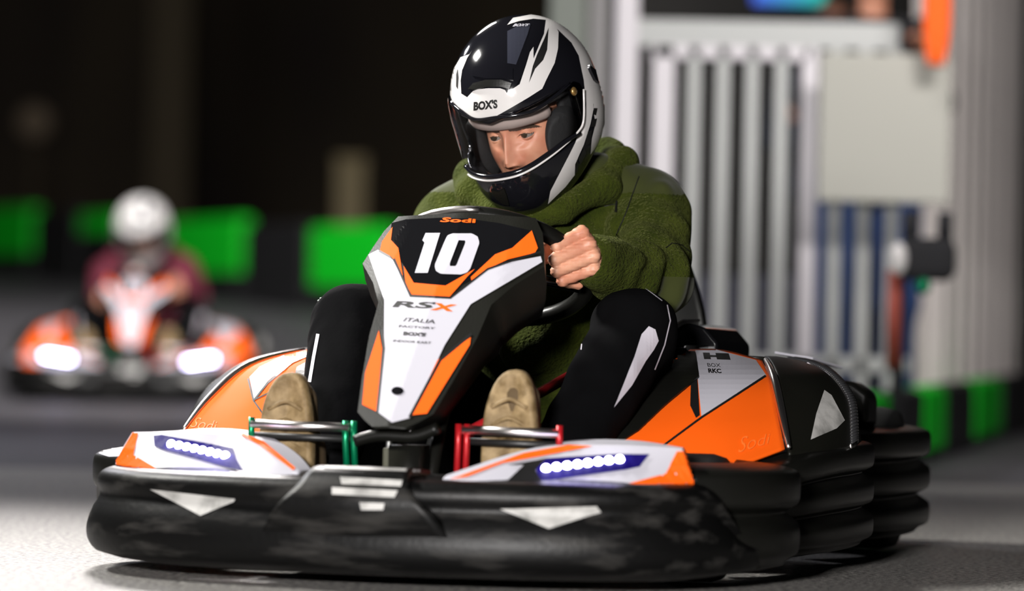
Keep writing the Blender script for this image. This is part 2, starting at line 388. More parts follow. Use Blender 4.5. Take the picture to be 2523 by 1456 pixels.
# pillars along the dark back wall
def pillar(x, y, w, h, mat, label):
    b = MB(); b.box((x, y, gz(x, y) + h / 2), (w, w, h)); b.box((x, y, gz(x, y) + .08), (w * 1.3, w * 1.3, .16)); b.box((x, y, gz(x, y) + h - .03), (w * 1.1, w * 1.1, .06))
    return tag(b.build('pillar', mat, bevel=.02), label, 'pillar')
tan_p = bsdf('tan_post', (.13, .10, .045), .7); dim_p = bsdf('brown_post', (.05, .036, .016), .8)
pillar(-1.27, 30, .24, 1.08, tan_p, 'pale tan post glowing behind the green barrier, left of the driver')
pillar(-3.45, 38.5, .42, 6, dim_p, 'tall dim brown pillar behind the distant kart')
e = empty('round_sign', Matrix.Translation((-4.75, 38, gz(-4.75, 38)))); tag(e, 'small dim round sign on a thin pole at the far left', 'sign')
MB().tube([(0, 0, 0), (0, 0, 1.45)], .03).build('pole', dim_p, e, True)
MB().tube([(0, -.05, 1.40), (0, -.09, 1.40)], .17, 24).build('disc', bsdf('dull_beige', (.16, .12, .08), .7), e, True)
# track barrier on the left: every block a thing
def block(a, b, z0, z1, mat, label, th=.12, skirt=True):
    a = Vector(a); b = Vector(b); d = (b - a).normalized(); n = Vector((-d.y, d.x)); m_ = MB(); L_ = (b - a).length
    ang = math.atan2(d.y, d.x); rot = Matrix.Rotation(ang, 3, 'Z'); c = (a + b) / 2; zg = gz(c.x, c.y)
    m_.box((c.x, c.y, zg + (z0 + z1) / 2), (L_ * .94 - (.015 if L_ < 1 else .03), th, z1 - z0), rot, 0)
    m_.box((c.x, c.y, zg + z1 - .01), (L_ * .9, th * .6, .04), rot, 0)
    if skirt: m_.box((c.x, c.y, zg + z0 / 2), (L_ * .93, th * 1.1, z0), rot, 1)
    return tag(m_.build('barrier_block', [mat, M['black_barrier']], bevel=.012), label, 'barrier block', 'plastic track barrier blocks')
def gpx(px, D): return ((px - 1261.5) / FPX * D, D)
segs = [(-95, 38, 0, None), (-60, 34.5, 1, 'green barrier block cut by the left edge of the photo'), (92, 33.0, 0, 'black barrier block right of the leftmost green one'),
        (205, 31.8, 1, 'green barrier block left of the distant driver\'s helmet'), (300, 30.8, 0, 'black barrier block hidden behind the distant driver'),
        (398, 29.6, 1, 'green barrier block beside the distant driver, right of the white helmet'), (612, 27.6, 0, 'black barrier block between two green ones in the middle'),
        (775, 26.3, 1, 'green barrier block behind the front fairing of the near kart'), (970, 25.0, 0, 'black barrier block behind the near driver\'s shoulder'), (1180, 24.0, 0, None)]
for i in range(1, len(segs) - 1):
    a = segs[i]; b = segs[i + 1]
    block(gpx(a[0], a[1]), gpx(b[0], b[1]), .42 if a[0] == 205 else .18, .58, M['green_barrier'] if a[2] else M['black_barrier'], a[3])  # one green block's taller black skirt stands in for its shaded lower part
# right: low barrier, corrugated wall, fence
ra, rb = Vector((1.05, 11.0)), Vector((2.25, 16.6)); rd = (rb - ra).normalized()
def ry(px):
    k = (px - 1261.5) / FPX; t = (ra.x - k * ra.y) / (k * rd.y - rd.x); return ra + rd * t
rs = [(2110, 1, 'green low barrier block partly hidden by the kart\'s rear corner'), (2165, 0, 'black low barrier block just behind the rear bumper'), (2246, 1, 'green low barrier block right beside the kart\'s rear bumper'),
      (2302, 0, 'black low barrier block between the two bright green ones at right'), (2376, 1, 'green low barrier block nearest the right edge of the photo'), (2445, 0, 'black low barrier block at the right edge under the white wall'), (2560, 0, None)]
for i in range(len(rs) - 1):
    p, q = ry(rs[i][0]), ry(rs[i + 1][0]); block(p, q, .03, .225, M['green_barrier'] if rs[i][1] else M['black_barrier'], rs[i][2], .1)
# corrugated wall
w0 = Vector((1.12, 11.35)) ; wd = rd; V = []; F = []; Lw = 15; pit = .52; nst = []
t = 0.0
for k in range(int(Lw / pit)):
    for dx, dn in ((0, 0), (.16, 0), (.21, .09), (.38, .09), (.43, 0)): nst.append((k * pit + dx, dn))
nn = Vector((wd.y, -wd.x))
w0 = ry(2375) - nn * .18
for (s_, dn) in nst:
    p = w0 + wd * s_ + nn * (dn); V += [(p.x, p.y, 0), (p.x, p.y, 3.2)]
F = [(2 * i, 2 * i + 2, 2 * i + 3, 2 * i + 1) for i in range(len(nst) - 1)]
o = mesh('wall_right', V, F, M['cladding'], smooth=False); solid(o, .01); tag(o, kind='structure')
# fence of white steel
DF = 12.0
def fx(px, D=DF): return (px - 1261.5) / FPX * D
fr_ = empty('steel_fence', Matrix.Translation((fx(1850), DF, 0))); tag(fr_, 'white steel railing fence with vertical bars behind the driver', 'fence')
iv = Matrix.Translation((-fx(1850), -DF, 0))
def fpart(name, c, s, mat, bev=.006, y=DF):
    b = MB(); b.box((c[0] - fx(1850), y - DF, c[1]), (s[0], .04, s[1])); return b.build(name, mat, fr_, bevel=bev)
fpart('post', (fx(1533), .95), (.072, 1.9), M['fence'])
fpart('top_rail', (fx(1880), 1.325), (.82, .085), M['fence_grey'])
fpart('corner_rail', (fx(1790), 1.27), (.50, .05), M['fence'])
for i, px in enumerate((1622, 1697, 1768, 1840, 1912, 1982, 2048, 2119, 2190)):
    wdt = .070 if px == 1622 else (.052 if px == 1982 else .042)
    fpart('bar', (fx(px + 3), .68), (wdt, 1.22), M['fence'] if px in (1622, 1982) else M['fence_grey'])
fpart('bottom_rail', (fx(1900), .30), (.86, .05), M['fence_grey'])
g = empty('gate_post', Matrix.Translation((fx(1400), 13.2, 0))); tag(g, 'wide dim grey double post behind the helmet', 'post')
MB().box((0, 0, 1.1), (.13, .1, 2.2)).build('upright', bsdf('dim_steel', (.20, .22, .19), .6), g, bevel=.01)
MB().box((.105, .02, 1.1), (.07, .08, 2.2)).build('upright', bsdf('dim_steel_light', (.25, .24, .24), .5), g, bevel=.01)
b = MB().box((fx(2172, 11.8), 11.8, 1.03), (.405, .03, .46)); tag(b.build('sign_board', M['board'], bevel=.01), 'blank grey board hanging on the fence beside the corrugated wall', 'board')
# orange cloth
V, F = patch([[(fx(2262, 11.7) + .02 * i, 11.68 + .02 * (i % 2), z + .02 * (i % 2)) for i in range(5)] if z > 1.3 else [(fx(2272, 11.7) + .013 * i, 11.68 + .015 * (i % 2), z) for i in range(5)] for z in (1.75, 1.5, 1.33, 1.22)], 4, 4)
tag(solid(mesh('hanging_cloth', V, F, M['cloth_orange']), .006), 'folded orange cloth hanging at the top of the fence beside the white wall', 'cloth')
# device on the fence end
e = empty('spotlight', Matrix.Translation((fx(2285, 10.6), 10.6, .61))); tag(e, 'dark lamp with a white face and green light at the fence end', 'lamp')
MB().box((0, 0, 0), (.15, .09, .12)).build('housing', M['cloth_black'], e, bevel=.03)
MB().sphere((-.085, -.03, 0), .034, sc=(.75, .75, 1.35)).build('lens', M['white_gloss'], e, True)
for s in (-.05, .045): MB().tube([(s, 0, .05), (s, 0, .13)], .022).build('knob', M['cloth_black'], e, True)
MB().sphere((-.015, -.03, -.075), .022).build('indicator', M['green'], e, True)
MB().tube([(-.09, .02, -.30), (-.09, .02, -.03)], .02).build('bracket', bsdf('rust_red', (.3, .05, .03), .6), e, True)
MB().tube([(-.075, .04, -.61), (-.075, .04, -.02)], .018).build('pole', M['cloth_black'], e, True)
# dark interior behind the fence
tag(MB().box((1.62, 17.2, 2), (2.55, .15, 4.0)).build('wall_far', bsdf('black_hall_wall', (.010, .009, .008), .9)), kind='structure')
b = empty('television', Matrix.Translation((fx(1930, 15.9), 15.9, 1.895)))
MB().box((0, 0, 0), (.34, .05, .34)).build('casing', M['cloth_black'], b, bevel=.01)
mt = emis('screen', (.02, .25, .6), 1.2); r_ = mt.node_tree.nodes; tcn = r_.new('ShaderNodeTexCoord'); rp = r_.new('ShaderNodeValToRGB'); sp = r_.new('ShaderNodeSeparateXYZ')
rp.color_ramp.elements[0].color = (.03, .1, .8, 1); rp.color_ramp.elements[1].color = (0, .5, .35, 1)
mt.node_tree.links.new(tcn.outputs['Generated'], sp.inputs[0]); mt.node_tree.links.new(sp.outputs[0], rp.inputs[0]); mt.node_tree.links.new(rp.outputs[0], r_['Principled BSDF'].inputs['Emission Color'])
MB().box((0, -.03, 0), (.30, .01, .30)).build('screen', mt, b); tag(b, 'dark television with a blue and green picture at the top edge', 'television')

# people behind the fence
def spectator(x, y, top, legs, label, lean):
    e = empty('person', Matrix.Translation((x, y, 0))); tag(e, label, 'person', None)
    def bd(p):
        q = np.stack([np.abs(p[:, 0]), p[:, 1], p[:, 2]], 1)
        d = smin(cap(q, (.09, 0, .92), (.10, 0, .5), .075, .055), cap(q, (.10, 0, .5), (.10, .02, .09), .053, .036), .03); d = smin(d, cap(q, (.10, .02, .05), (.11, -.14, .035), .038, .03), .02)
        d = smin(d, cap(p, (0, 0, .95), (0, -.03, 1.32), .10, .11, (.8, 1, 1)), .05); d = smin(d, cap(q, (0, -.03, 1.40), (.16, -.03, 1.40), .05, .05), .05)
        d = smin(d, cap(q, (.18, -.03, 1.40), (.22, -.08, 1.18), .045, .035), .03); d = smin(d, cap(q, (.22, -.08, 1.18), (.13, lean, 1.36), .035, .024), .02); d = smin(d, ell(q, (.11, lean - .03, 1.37), (.028, .045, .022)), .012)
        d = smin(d, cap(p, (0, -.03, 1.42), (0, -.04, 1.54), .05, .048), .03); return smin(d, ell(p, (0, -.05, 1.63), (.075, .095, .115)), .02)
    V, F = sdf_mesh(bd, (-.34, -.42, 0), (.34, .2, 1.8), .012); fmesh('body', V, F, M['skin'], e)
    def jk(p): 
        q = np.stack([np.abs(p[:, 0]), p[:, 1], p[:, 2]], 1); d = cap(p, (0, 0, .92), (0, -.03, 1.33), .125, .13, (.8, 1, 1)); d = smin(d, cap(q, (0, -.03, 1.40), (.16, -.03, 1.40), .065, .065), .05)
        d = smin(d, cap(q, (.18, -.03, 1.40), (.22, -.08, 1.18), .062, .052), .03); return smin(d, cap(q, (.22, -.08, 1.18), (.14, lean + .05, 1.33), .052, .04), .02) - .005 * wob(p, 20)
    V, F = sdf_mesh(jk, (-.36, -.4, .7), (.36, .2, 1.6), .012); fmesh('jacket', V, F, top, e)
    def tr(p):
        q = np.stack([np.abs(p[:, 0]), p[:, 1], p[:, 2]], 1); return smin(cap(q, (.085, 0, .90), (.10, 0, .5), .10, .075), cap(q, (.10, 0, .5), (.10, .02, .10), .072, .060), .03) - .005 * wob(p, 22)
    V, F = sdf_mesh(tr, (-.26, -.2, .02), (.26, .2, 1.08), .012); fmesh('trousers', V, F, legs, e)
    V, F = sdf_mesh(lambda p: np.maximum(ell(p, (0, -.03, 1.66), (.088, .10, .105)), -.05 - p[:, 1]), (-.12, -.2, 1.5), (.12, .12, 1.8), .01); fmesh('hair', V, F, M['hair'], e)
    return e
spectator(fx(2135, 13.0), 13.0, M['cloth_black'], M['denim'], 'person in a black top and blue jeans leaning on the fence, behind the grey board', -.35)
spectator(fx(2040, 15.8), 15.8, bsdf('dark_blue_cloth', (.01, .02, .05), .9), M['cloth_black'], 'person in dark clothes far behind the fence, left of the one in jeans', -.2)
b = MB().box((fx(1830, 14.4), 14.4, .30), (.9, .3, .60)); tag(b.build('bench', bsdf('grey_blue_bench', (.09, .09, .12), .6), bevel=.02), 'grey-blue low box standing behind the fence bars', 'box')

# ------------------------------------------------------------------ the kart (local axes: x forward, y to the driver's left, z up)
K = empty('go_kart', KM); tag(K, 'orange, white and black racing go-kart numbered 10, nearest the camera', 'go-kart')
# chassis
MB().box((.12, 0, .045), (1.25, .5, .006)).build('floor_pan', M['steel'], K)
for s in (1, -1):
    MB().tube(cr([(-.75, .30 * s, .06), (-.2, .30 * s, .06), (.35, .24 * s, .06), (.72, .2 * s, .06)], 5), .014).build('chassis_rail', M['steel'], K, True)
MB().tube(cr([(.8, -.3, .1), (.8, -.25, .16), (.8, .25, .16), (.8, .3, .1)], 5), .012).build('front_bar', M['steel'], K, True)
MB().tube([(-.62, -.5, .13), (-.62, .5, .13)], .02).build('rear_axle', M['steel'], K, True)
def wheel(x, y, r, w):
    prof = [(-.5, .55), (-.5, .8), (-.46, .95), (-.3, 1), (.3, 1), (.46, .95), (.5, .8), (.5, .55)]; V = []; F = []; n = 32
    for i in range(n):
        a = 2 * math.pi * i / n
        for (p, q) in prof: V.append((x + r * q * math.cos(a), y + w * p, r + .002 + r * q * math.sin(a)))
    k = len(prof)
    for i in range(n):
        for j in range(k): F.append((i * k + j, i * k + (j + 1) % k, ((i + 1) % n) * k + (j + 1) % k, ((i + 1) % n) * k + j))
    t_ = mesh('wheel', V, F, M['rubber'], K)
    MB().tube([(x, y - w * .42, r), (x, y + w * .42, r)], r * .56, 24).build('rim', M['steel'], t_, True, bevel=.004)
for s in (1, -1):
    wheel(.47, .425 * s, .105, .11); wheel(-.62, .47 * s, .135, .16)

# perimeter bumper with stacked tiers
def tiers(zt, zb, hgt=3, depth=.10, bulge=.014, groove=.007, lean=.0, top=.012):
    P = [(-depth, zt - .01)]; P += [(-depth * .5, zt), (-.02, zt - .002)]
    st = (zt - zb) / hgt
    for i in range(hgt):
        z = zt - i * st; e_ = lean * i
        P += [(bulge * .3 + e_, z - st * .10), (bulge * .9 + e_, z - st * .22), (bulge + e_, z - st * .5), (bulge * .8 + e_, z - st * .75), (0 + e_, z - st * .86), (-groove + e_, z - st * .95)]
    P += [(-.02, zb - .002), (-depth, zb)]
    return [tuple(p) for p in cr(P, 3, True)]
def side_bumper(s):
    # front lobe
    m_ = MB(); pa = cr([(.69, .475), (.645, .535), (.585, .575), (.50, .590), (.42, .578), (.36, .54)], 6); sweep(m_, [(p[0], p[1] * s) for p in pa], tiers(.197, .035, 2, .085, .014, .010), nrm=s)
    o1 = m_.build('wheel_guard', M['plastic'], K, True)
    m_ = MB(); pa = cr([(.40, .47), (.35, .535), (.26, .575), (.10, .598), (-.06, .597), (-.16, .582), (-.225, .555), (-.245, .50)], 6); sweep(m_, [(p[0], p[1] * s) for p in pa], (lambda t: tiers(.188 + .036 * smooth01(t / .45), .04, 3, .12, .014, .008)), nrm=s)
    o2 = m_.build('side_bumper', M['plastic'], K, True)
    return o1, o2
for s in (1, -1):
    o1, o2 = side_bumper(s)
    if s < 0:
        m_ = MB(); lay(m_, bvh_of(o1), [(244, 1118), (256, 1099), (268, 1094), (316, 1095), (300, 1124), (270, 1126)], 0, .001, 5); m_.build('white_guard_patch', M['white'], o1)  # white patch laid on top of the right wheel guard
pa = cr([(-.22, .47), (-.30, .535), (-.42, .575), (-.62, .585), (-.78, .56), (-.87, .49), (-.90, .38), (-.905, .15), (-.905, -.15), (-.90, -.38), (-.87, -.49), (-.78, -.56), (-.62, -.585), (-.42, -.575), (-.30, -.535), (-.22, -.47)], 6)
m_ = MB(); sweep(m_, pa, tiers(.235, .035, 3, .10, .016, .009)); rear = m_.build('rear_bumper', M['plastic'], K, True)
MB().tube(cr([(-.50, .50, .242), (-.62, .53, .243), (-.72, .51, .242), (-.74, .47, .24)], 5), .004).build('trim_strip', M['chrome'], rear, True)

# front bumper
fb_path = cr([(.55, -.555), (.62, -.553), (.70, -.530), (.775, -.485), (.84, -.41), (.885, -.30), (.915, -.15), (.925, 0), (.915, .15), (.885, .30), (.84, .41), (.775, .485), (.70, .530), (.62, .553), (.55, .555)], 7)
def fb_prof(t):
    y = abs(t - .5) * 2
    k = smooth01((y - .66) / .18); zt = .172 - .066 * k
    P = [(-.09, zt - .005), (-.05, zt), (-.022, zt), (-.006, zt - .006), (.002, zt - .016), (.003, .143 - .055 * k), (-.002, .128 - .047 * k), (.006, .112 - .036 * k), (.014, .095 - .024 * k), (.019, .07 - .005 * k), (.014, .046), (-.008, .03), (-.08, .03)]
    return [tuple(p) for p in cr(P, 3, True)]
m_ = MB(); sweep(m_, fb_path, fb_prof); FB = m_.build('front_bumper', M['plastic_dirty'], K, True)
# deck behind the bumper face, with the raised middle plate
m_ = MB(); m_.prism([(.80, -.45, .150), (.86, -.30, .150), (.89, 0, .150), (.86, .30, .150), (.80, .45, .150), (.60, .46, .150), (.60, -.46, .150)], (0, 0, .02)); m_.build('bumper_deck', M['plastic'], FB, bevel=.006)
m_ = MB()
mid = [(.93, -.05, .150), (.93, .05, .150), (.915, .115, .125), (.875, .075, .190), (.875, -.075, .190), (.915, -.115, .125)]
gridm = [[(.80, -.080, .184), (.80, 0, .185), (.80, .080, .184)], [(.900, -.079, .189), (.908, 0, .190), (.900, .079, .189)], [(.944, -.095, .158), (.952, 0, .158), (.944, .095, .158)], [(.948, -.130, .120), (.958, 0, .118), (.948, .130, .120)], [(.915, -.170, .060), (.925, 0, .055), (.915, .170, .060)]]
V, F = patch(gridm, 6, 5); MP = solid(mesh('middle_plate', V, F, M['plastic_dirty'], FB), .02)
dg = bpy.context.evaluated_depsgraph_get(); dg.update()
bv = bvh_of(MP); m_ = MB()
for poly in ([(838, 1176), (992, 1184), (988, 1199), (842, 1193)], [(818, 1201), (980, 1209), (972, 1226), (818, 1218)], [(768, 1147), (1034, 1157), (1034, 1163), (766, 1153)], [(886, 1238), (948, 1240), (944, 1256), (890, 1256)]):  # the longest strip paints the highlight along the plate's top edge
    lay(m_, bv, poly, off=.001, step=20)
m_.build('stripes_and_glint', M['white_scuff'], MP)
bv = bvh_of(FB); m_ = MB()
lay(m_, bv, [(370, 1205), (580, 1229), (576, 1236), (494, 1271)], step=14); tag(m_.build('reflector', M['white_scuff'], FB), 'scuffed white triangle on the driver\'s right half')
m_ = MB(); lay(m_, bv, [(1232, 1254), (1470, 1247), (1481, 1262), (1352, 1303)], step=14)
rf = m_.build('reflector', [M['white_scuff'], M['decal_black']], FB)
tag(rf, 'scuffed white triangle on the driver\'s left half')

# headlight pods: front face, top face
leds = []
def headlight(s):
    P = lambda x, y, z: (x, y * s, z)
    bot = cr([P(.862, .118, .170), P(.872, .165, .166), P(.83, .29, .166), P(.785, .40, .168), P(.725, .492, .174)], 5)
    midl = cr([P(.858, .118, .176), P(.845, .17, .192), P(.79, .29, .2), P(.765, .39, .2), P(.722, .49, .2)], 5)
    topl = cr([P(.852, .122, .180), P(.785, .20, .210), P(.722, .272, .226), P(.722, .36, .231), P(.712, .468, .228)], 5)
    back = cr([P(.80, .118, .178), P(.74, .17, .205), P(.665, .26, .232), P(.63, .36, .236), P(.63, .45, .226)], 5)
    low = cr([P(.80, .118, .160), P(.74, .17, .16), P(.665, .26, .16), P(.63, .36, .16), P(.63, .47, .165)], 5)
    rows = [bot, bot * .5 + topl * .5 + np.array((.006, 0, 0)), topl, back, low]; n = len(bot); V = np.concatenate(rows); F = []
    for i in range(4):
        for j in range(n - 1): F.append((i * n + j, i * n + j + 1, (i + 1) * n + j + 1, (i + 1) * n + j))
    F.append(tuple(i * n + n - 1 for i in range(5))); F.append(tuple(i * n for i in range(5))[::-1]); F += [(4 * n + j, 4 * n + j + 1, j + 1, j) for j in range(n - 1)]
    o = mesh('headlight_panel', V, F, M['white'], FB); auto_smooth(o, 25)
    b_ = o.modifiers.new('b', 'BEVEL'); b_.width = .003; b_.segments = 2; b_.angle_limit = R(25)
    return o
def stickers(o, items, mats, name, parent, off=.0018, step=4):
    bv_ = bvh_of(o)
    for it in items: lay(MB(), bv_, it[1], it[0], off, step).build(name, mats, parent)
HL = headlight(1); HR = headlight(-1)
stickers(HL, [(0, [(1713, 1190), (1702, 1113), (1668, 1113), (1640, 1168), (1478, 1212), (1560, 1206)]), (0, [(1108, 1183), (1290, 1118), (1400, 1098), (1460, 1101), (1340, 1124), (1240, 1142), (1150, 1176)], 1)], M['orange'], 'orange_sticker', HL)
stickers(HR, [(0, [(283, 1143), (333, 1058), (342, 1066), (330, 1122), (402, 1164), (340, 1156)]), (0, [(600, 1070), (650, 1090), (728, 1155), (722, 1160), (640, 1098), (590, 1072)], 1)], M['orange'], 'orange_sticker', HR)
def led_strip(panel, outline, a, b, inner):
    bv_ = bvh_of(panel); m2 = MB(); lay(m2, bv_, outline, 0, .003, 5); cs = m2.build('lamp_recess', M['led_case'], panel)
    m2 = MB(); 
    for q in inner: lay(m2, bv_, q, 0, .0034, 5)
    if inner: m2.build('black_sticker', M['decal_black'], panel)
    for i in range(8):
        t_ = i / 7; o, d = sight(a[0] + (b[0] - a[0]) * t_, a[1] + (b[1] - a[1]) * t_); h_ = bv_.ray_cast(o, d)
        if h_[0] is None: continue
        n_ = h_[1] if h_[1].dot(d) < 0 else -h_[1]
        MB().sphere((0, 0, 0), .0074, nu=14, nv=10).build('led', M['led'], cs, True).location = h_[0] + n_ * .004
    l = bpy.data.lights.new('led_glow', 'AREA'); l.shape = 'RECTANGLE'; l.size = .12; l.size_y = .012; l.energy = .025; l.color = (.25, .18, 1)
    c_, d = sight((a[0] + b[0]) / 2, (a[1] + b[1]) / 2); h_ = bv_.ray_cast(c_, d); lo_ = bpy.data.objects.new('led_glow', l); C.objects.link(lo_); lo_.parent = panel
    lo_.location = h_[0] + h_[1] * .0; lo_.location = h_[0] - Vector(d) * .03 + Vector((0, 0, .004)); lo_.rotation_euler = (Vector((1, 0, -.5))).to_track_quat('-Z', 'Y').to_euler()
led_strip(HL, [(1320, 1160), (1345, 1133), (1520, 1122), (1600, 1122), (1575, 1152), (1540, 1160), (1330, 1190)], (1345, 1160), (1527, 1137), [[(1245, 1192), (1290, 1150), (1250, 1150), (1322, 1138), (1345, 1133), (1318, 1162), (1335, 1190)]])
led_strip(HR, [(380, 1076), (400, 1074), (575, 1108), (583, 1135), (600, 1163), (560, 1155), (400, 1110), (382, 1102)], (424, 1099), (557, 1128), [])

# steering fairing
fz = [.25, .262, .276, .33, .40, .455, .49, .524, .552, .58, .604]
fwid = [.026, .046, .064, .078, .093, .098, .124, .160, .151, .140, .122]
def fxz(z): return .777 - (z - .25) * 1.05
V = []; rows = []
ts = np.linspace(-1, 1, 17)
Z2 = np.interp(np.linspace(0, len(fz) - 1, 41), range(len(fz)), fz); W2 = np.interp(np.linspace(0, len(fz) - 1, 41), range(len(fz)), fwid)
V = []
for z, w in zip(Z2, W2):
    for t in ts: V.append((fxz(z) - .10 * (w * abs(t)) - .25 * max(0, abs(t) * w - .10), w * t, z - .02 * abs(t) * w * 3))
n = len(ts); F = [(i * n + j, i * n + j + 1, (i + 1) * n + j + 1, (i + 1) * n + j) for i in range(len(Z2) - 1) for j in range(n - 1)]
# flanks: run back from the front outline
base = len(V); nr = len(Z2)
for side in (0, n - 1):
    sg = -1 if side == 0 else 1; st = len(V)
    for q in (1, 2, 3):
        for i in range(nr):
            p = V[i * n + side]; tt = q / 3; zz_ = p[2]; dep = float(np.interp(zz_, [.25, .42, .46, .52, .60], [.09, .09, .05, .045, .07])); dn = float(np.interp(zz_, [.25, .38, .46, .53, .60], [.01, .03, .075, .085, .03])); iy = float(np.interp(zz_, [.25, .45, .53, .60], [.012, .0, .020, .03]))
            V.append((p[0] - dep * tt, p[1] - sg * iy * tt + sg * .006 * math.sin(math.pi * tt), p[2] - dn * tt))
    for q in range(3):
        for i in range(nr - 1):
            a = (i * n + side) if q == 0 else st + (q - 1) * nr + i; b = ((i + 1) * n + side) if q == 0 else st + (q - 1) * nr + i + 1
            F.append((a, b, st + q * nr + i + 1, st + q * nr + i))
st = len(V); top = [V[(nr - 1) * n + j] for j in range(n)]
for q in (1, 2):
    for j in range(n): p = top[j]; V.append((p[0] - .018 * q, p[1] * (1 - .04 * q), p[2] + .002 * q - .004 * q * q))
for q in range(2):
    for j in range(n - 1):
        a = ((nr - 1) * n + j) if q == 0 else st + (q - 1) * n + j; F.append((a, a + 1, st + q * n + j + 1, st + q * n + j))
FA = mesh('steering_fairing', V, F, M['side'], K); auto_smooth(FA, 40); solid(FA, .004)
bvF = bvh_of(FA); m_ = MB()
# black glossy field, white Y, orange trims
lay(m_, bvF, [(965, 550), (1000, 541), (1085, 537), (1150, 539), (1230, 550), (1306, 568), (1265, 614), (1222, 628), (1160, 690), (1110, 716), (1025, 708), (992, 650), (960, 600)], 0, .0006, 6)
Yp = [(908, 628), (932, 616), (968, 640), (1012, 728), (1110, 733), (1200, 664), (1250, 648), (1332, 632), (1336, 646), (1160, 750), (1095, 852), (1012, 1030), (966, 1042), (928, 1014), (946, 860), (947, 740)]
lay(m_, bvF, Yp, 1, .0009, 7)
for p in ([(968, 560), (964, 592), (982, 612), (994, 686), (970, 640), (936, 622), (942, 596)],
          [(1310, 569), (1325, 612), (1318, 624), (1252, 640), (1205, 662), (1162, 692), (1160, 684), (1220, 628), (1262, 612)],
          [(995, 656), (1020, 698), (1098, 705), (1170, 664), (1152, 682), (1108, 732), (1015, 727), (1000, 700)],
          [(934, 815), (942, 860), (928, 1015), (893, 998), (900, 920)],
          [(1160, 832), (1158, 850), (1052, 1020), (1014, 1024), (1078, 888)]): lay(m_, bvF, p, 2, .0013, 6)
for p in ([(1110, 700), (1120, 706), (1165, 676), (1155, 676)],): lay(m_, bvF, p, 0, .0012, 12)
lay(m_, bvF, [(980 + 15 * math.cos(a), 965 + 10 * math.sin(a)) for a in [i * math.pi / 8 for i in range(16)]], 0, .0022, 4)
m_.build('fairing_graphics', [M['gloss'], M['white'], M['orange']], FA)
# black keylines
lines(bvF, [([(936, 620), (972, 640), (1012, 730), (1110, 735), (1202, 664), (1254, 646), (1330, 622)], 5), ([(942, 815), (946, 860), (930, 1015)], 6), ([(1160, 825), (1085, 888), (1010, 1028)], 7)], M['decal_black'], 'keyline', FA)
m_ = MB()
S = lambda P: [(880 + x * .3985, 480 + y * .3985) for x, y in P]
lay(m_, bvF, S([(425, 240), (515, 240), (438, 487), (358, 487), (418, 300), (405, 285)]), 0, .0018, 10)
ov = S([(590, 243), (710, 243), (745, 262), (757, 300), (700, 460), (680, 485), (640, 497), (520, 493), (488, 475), (480, 440), (545, 285), (560, 255)])
inn = S([(628, 285), (672, 287), (668, 305), (612, 445), (575, 445), (572, 430)])
# the zero as a ring: outer strip quads between outline and hole
def ring(outer, inner, k=40):
    def rs_(P):
        P = [Vector(p) for p in P]; c = sum(P, Vector((0, 0))) / len(P); L_ = [(P[i] - P[i - 1]).length for i in range(len(P))]; out = []
        for a in range(k):
            an = 2 * math.pi * a / k; d = Vector((math.cos(an), math.sin(an))); best = 0
            for i in range(len(P)):
                p, q = P[i - 1] - c, P[i] - c; e_ = q - p; den = d.x * e_.y - d.y * e_.x
                if abs(den) < 1e-9: continue
                t = (p.x * e_.y - p.y * e_.x) / den; u = (p.x * d.y - p.y * d.x) / den
                if t > 0 and -1e-6 <= u <= 1 + 1e-6: best = max(best, t)
            out.append(tuple(c + d * best))
        return out
    a, b = rs_(outer), rs_(inner); return a + b, [(i, (i + 1) % k, k + (i + 1) % k, k + i) for i in range(k)]
lay(m_, bvF, None, 0, .0018, tri=ring(ov, inn, 72))
m_.build('number_ten', M['white'], FA)
for tx, q_, mt_, sh_, bo_ in (('RS', [(218, 697), (455, 707), (500, 668), (250, 660)], 0, 0, .03), ('X', [(450, 715), (592, 725), (622, 684), (480, 672)], 1, 0, .05), ('Sodi', [(512, 172), (748, 178), (730, 152), (520, 142)], 1, .2, .03),
        ('ITALIA', [(285, 785), (480, 800), (476, 776), (292, 762)], 0, .3, .01), ('FACTORY', [(258, 822), (480, 835), (486, 823), (262, 808)], 0, 0, .02), ("BOX'S", [(285, 872), (420, 880), (432, 858), (290, 848)], 0, 0, .06), ('INDOOR KART', [(222, 912), (455, 926), (460, 913), (228, 898)], 0, 0, .02)):
    m_ = MB(); laytext(m_, bvF, tx, S(q_), 0, sh_, bo_, .0016); m_.build('lettering', M['orange'] if mt_ else M['decal_black'], FA)
# support under the fairing
m_ = MB(); m_.tube([(.70, -.03, .05), (.62, -.04, .28)], .012).tube([(.70, .03, .05), (.62, .04, .28)], .012).tube(cr([(.735, -.07, .225), (.735, -.03, .235), (.735, .03, .235), (.735, .07, .25)], 4), .010)
m_.box((.70, .01, .17), (.06, .05, .10)); m_.build('fairing_bracket', M['plastic'], K, True)
MB().box((.72, .0, .19), (.02, .05, .05)).build('label_plate', bsdf('greyish_plate', (.07, .07, .045), .6), K, bevel=.003)
MB().tube([(.60, .0, .16), (.24, 0, .52)], .012).build('steering_column', M['steel'], K, True)
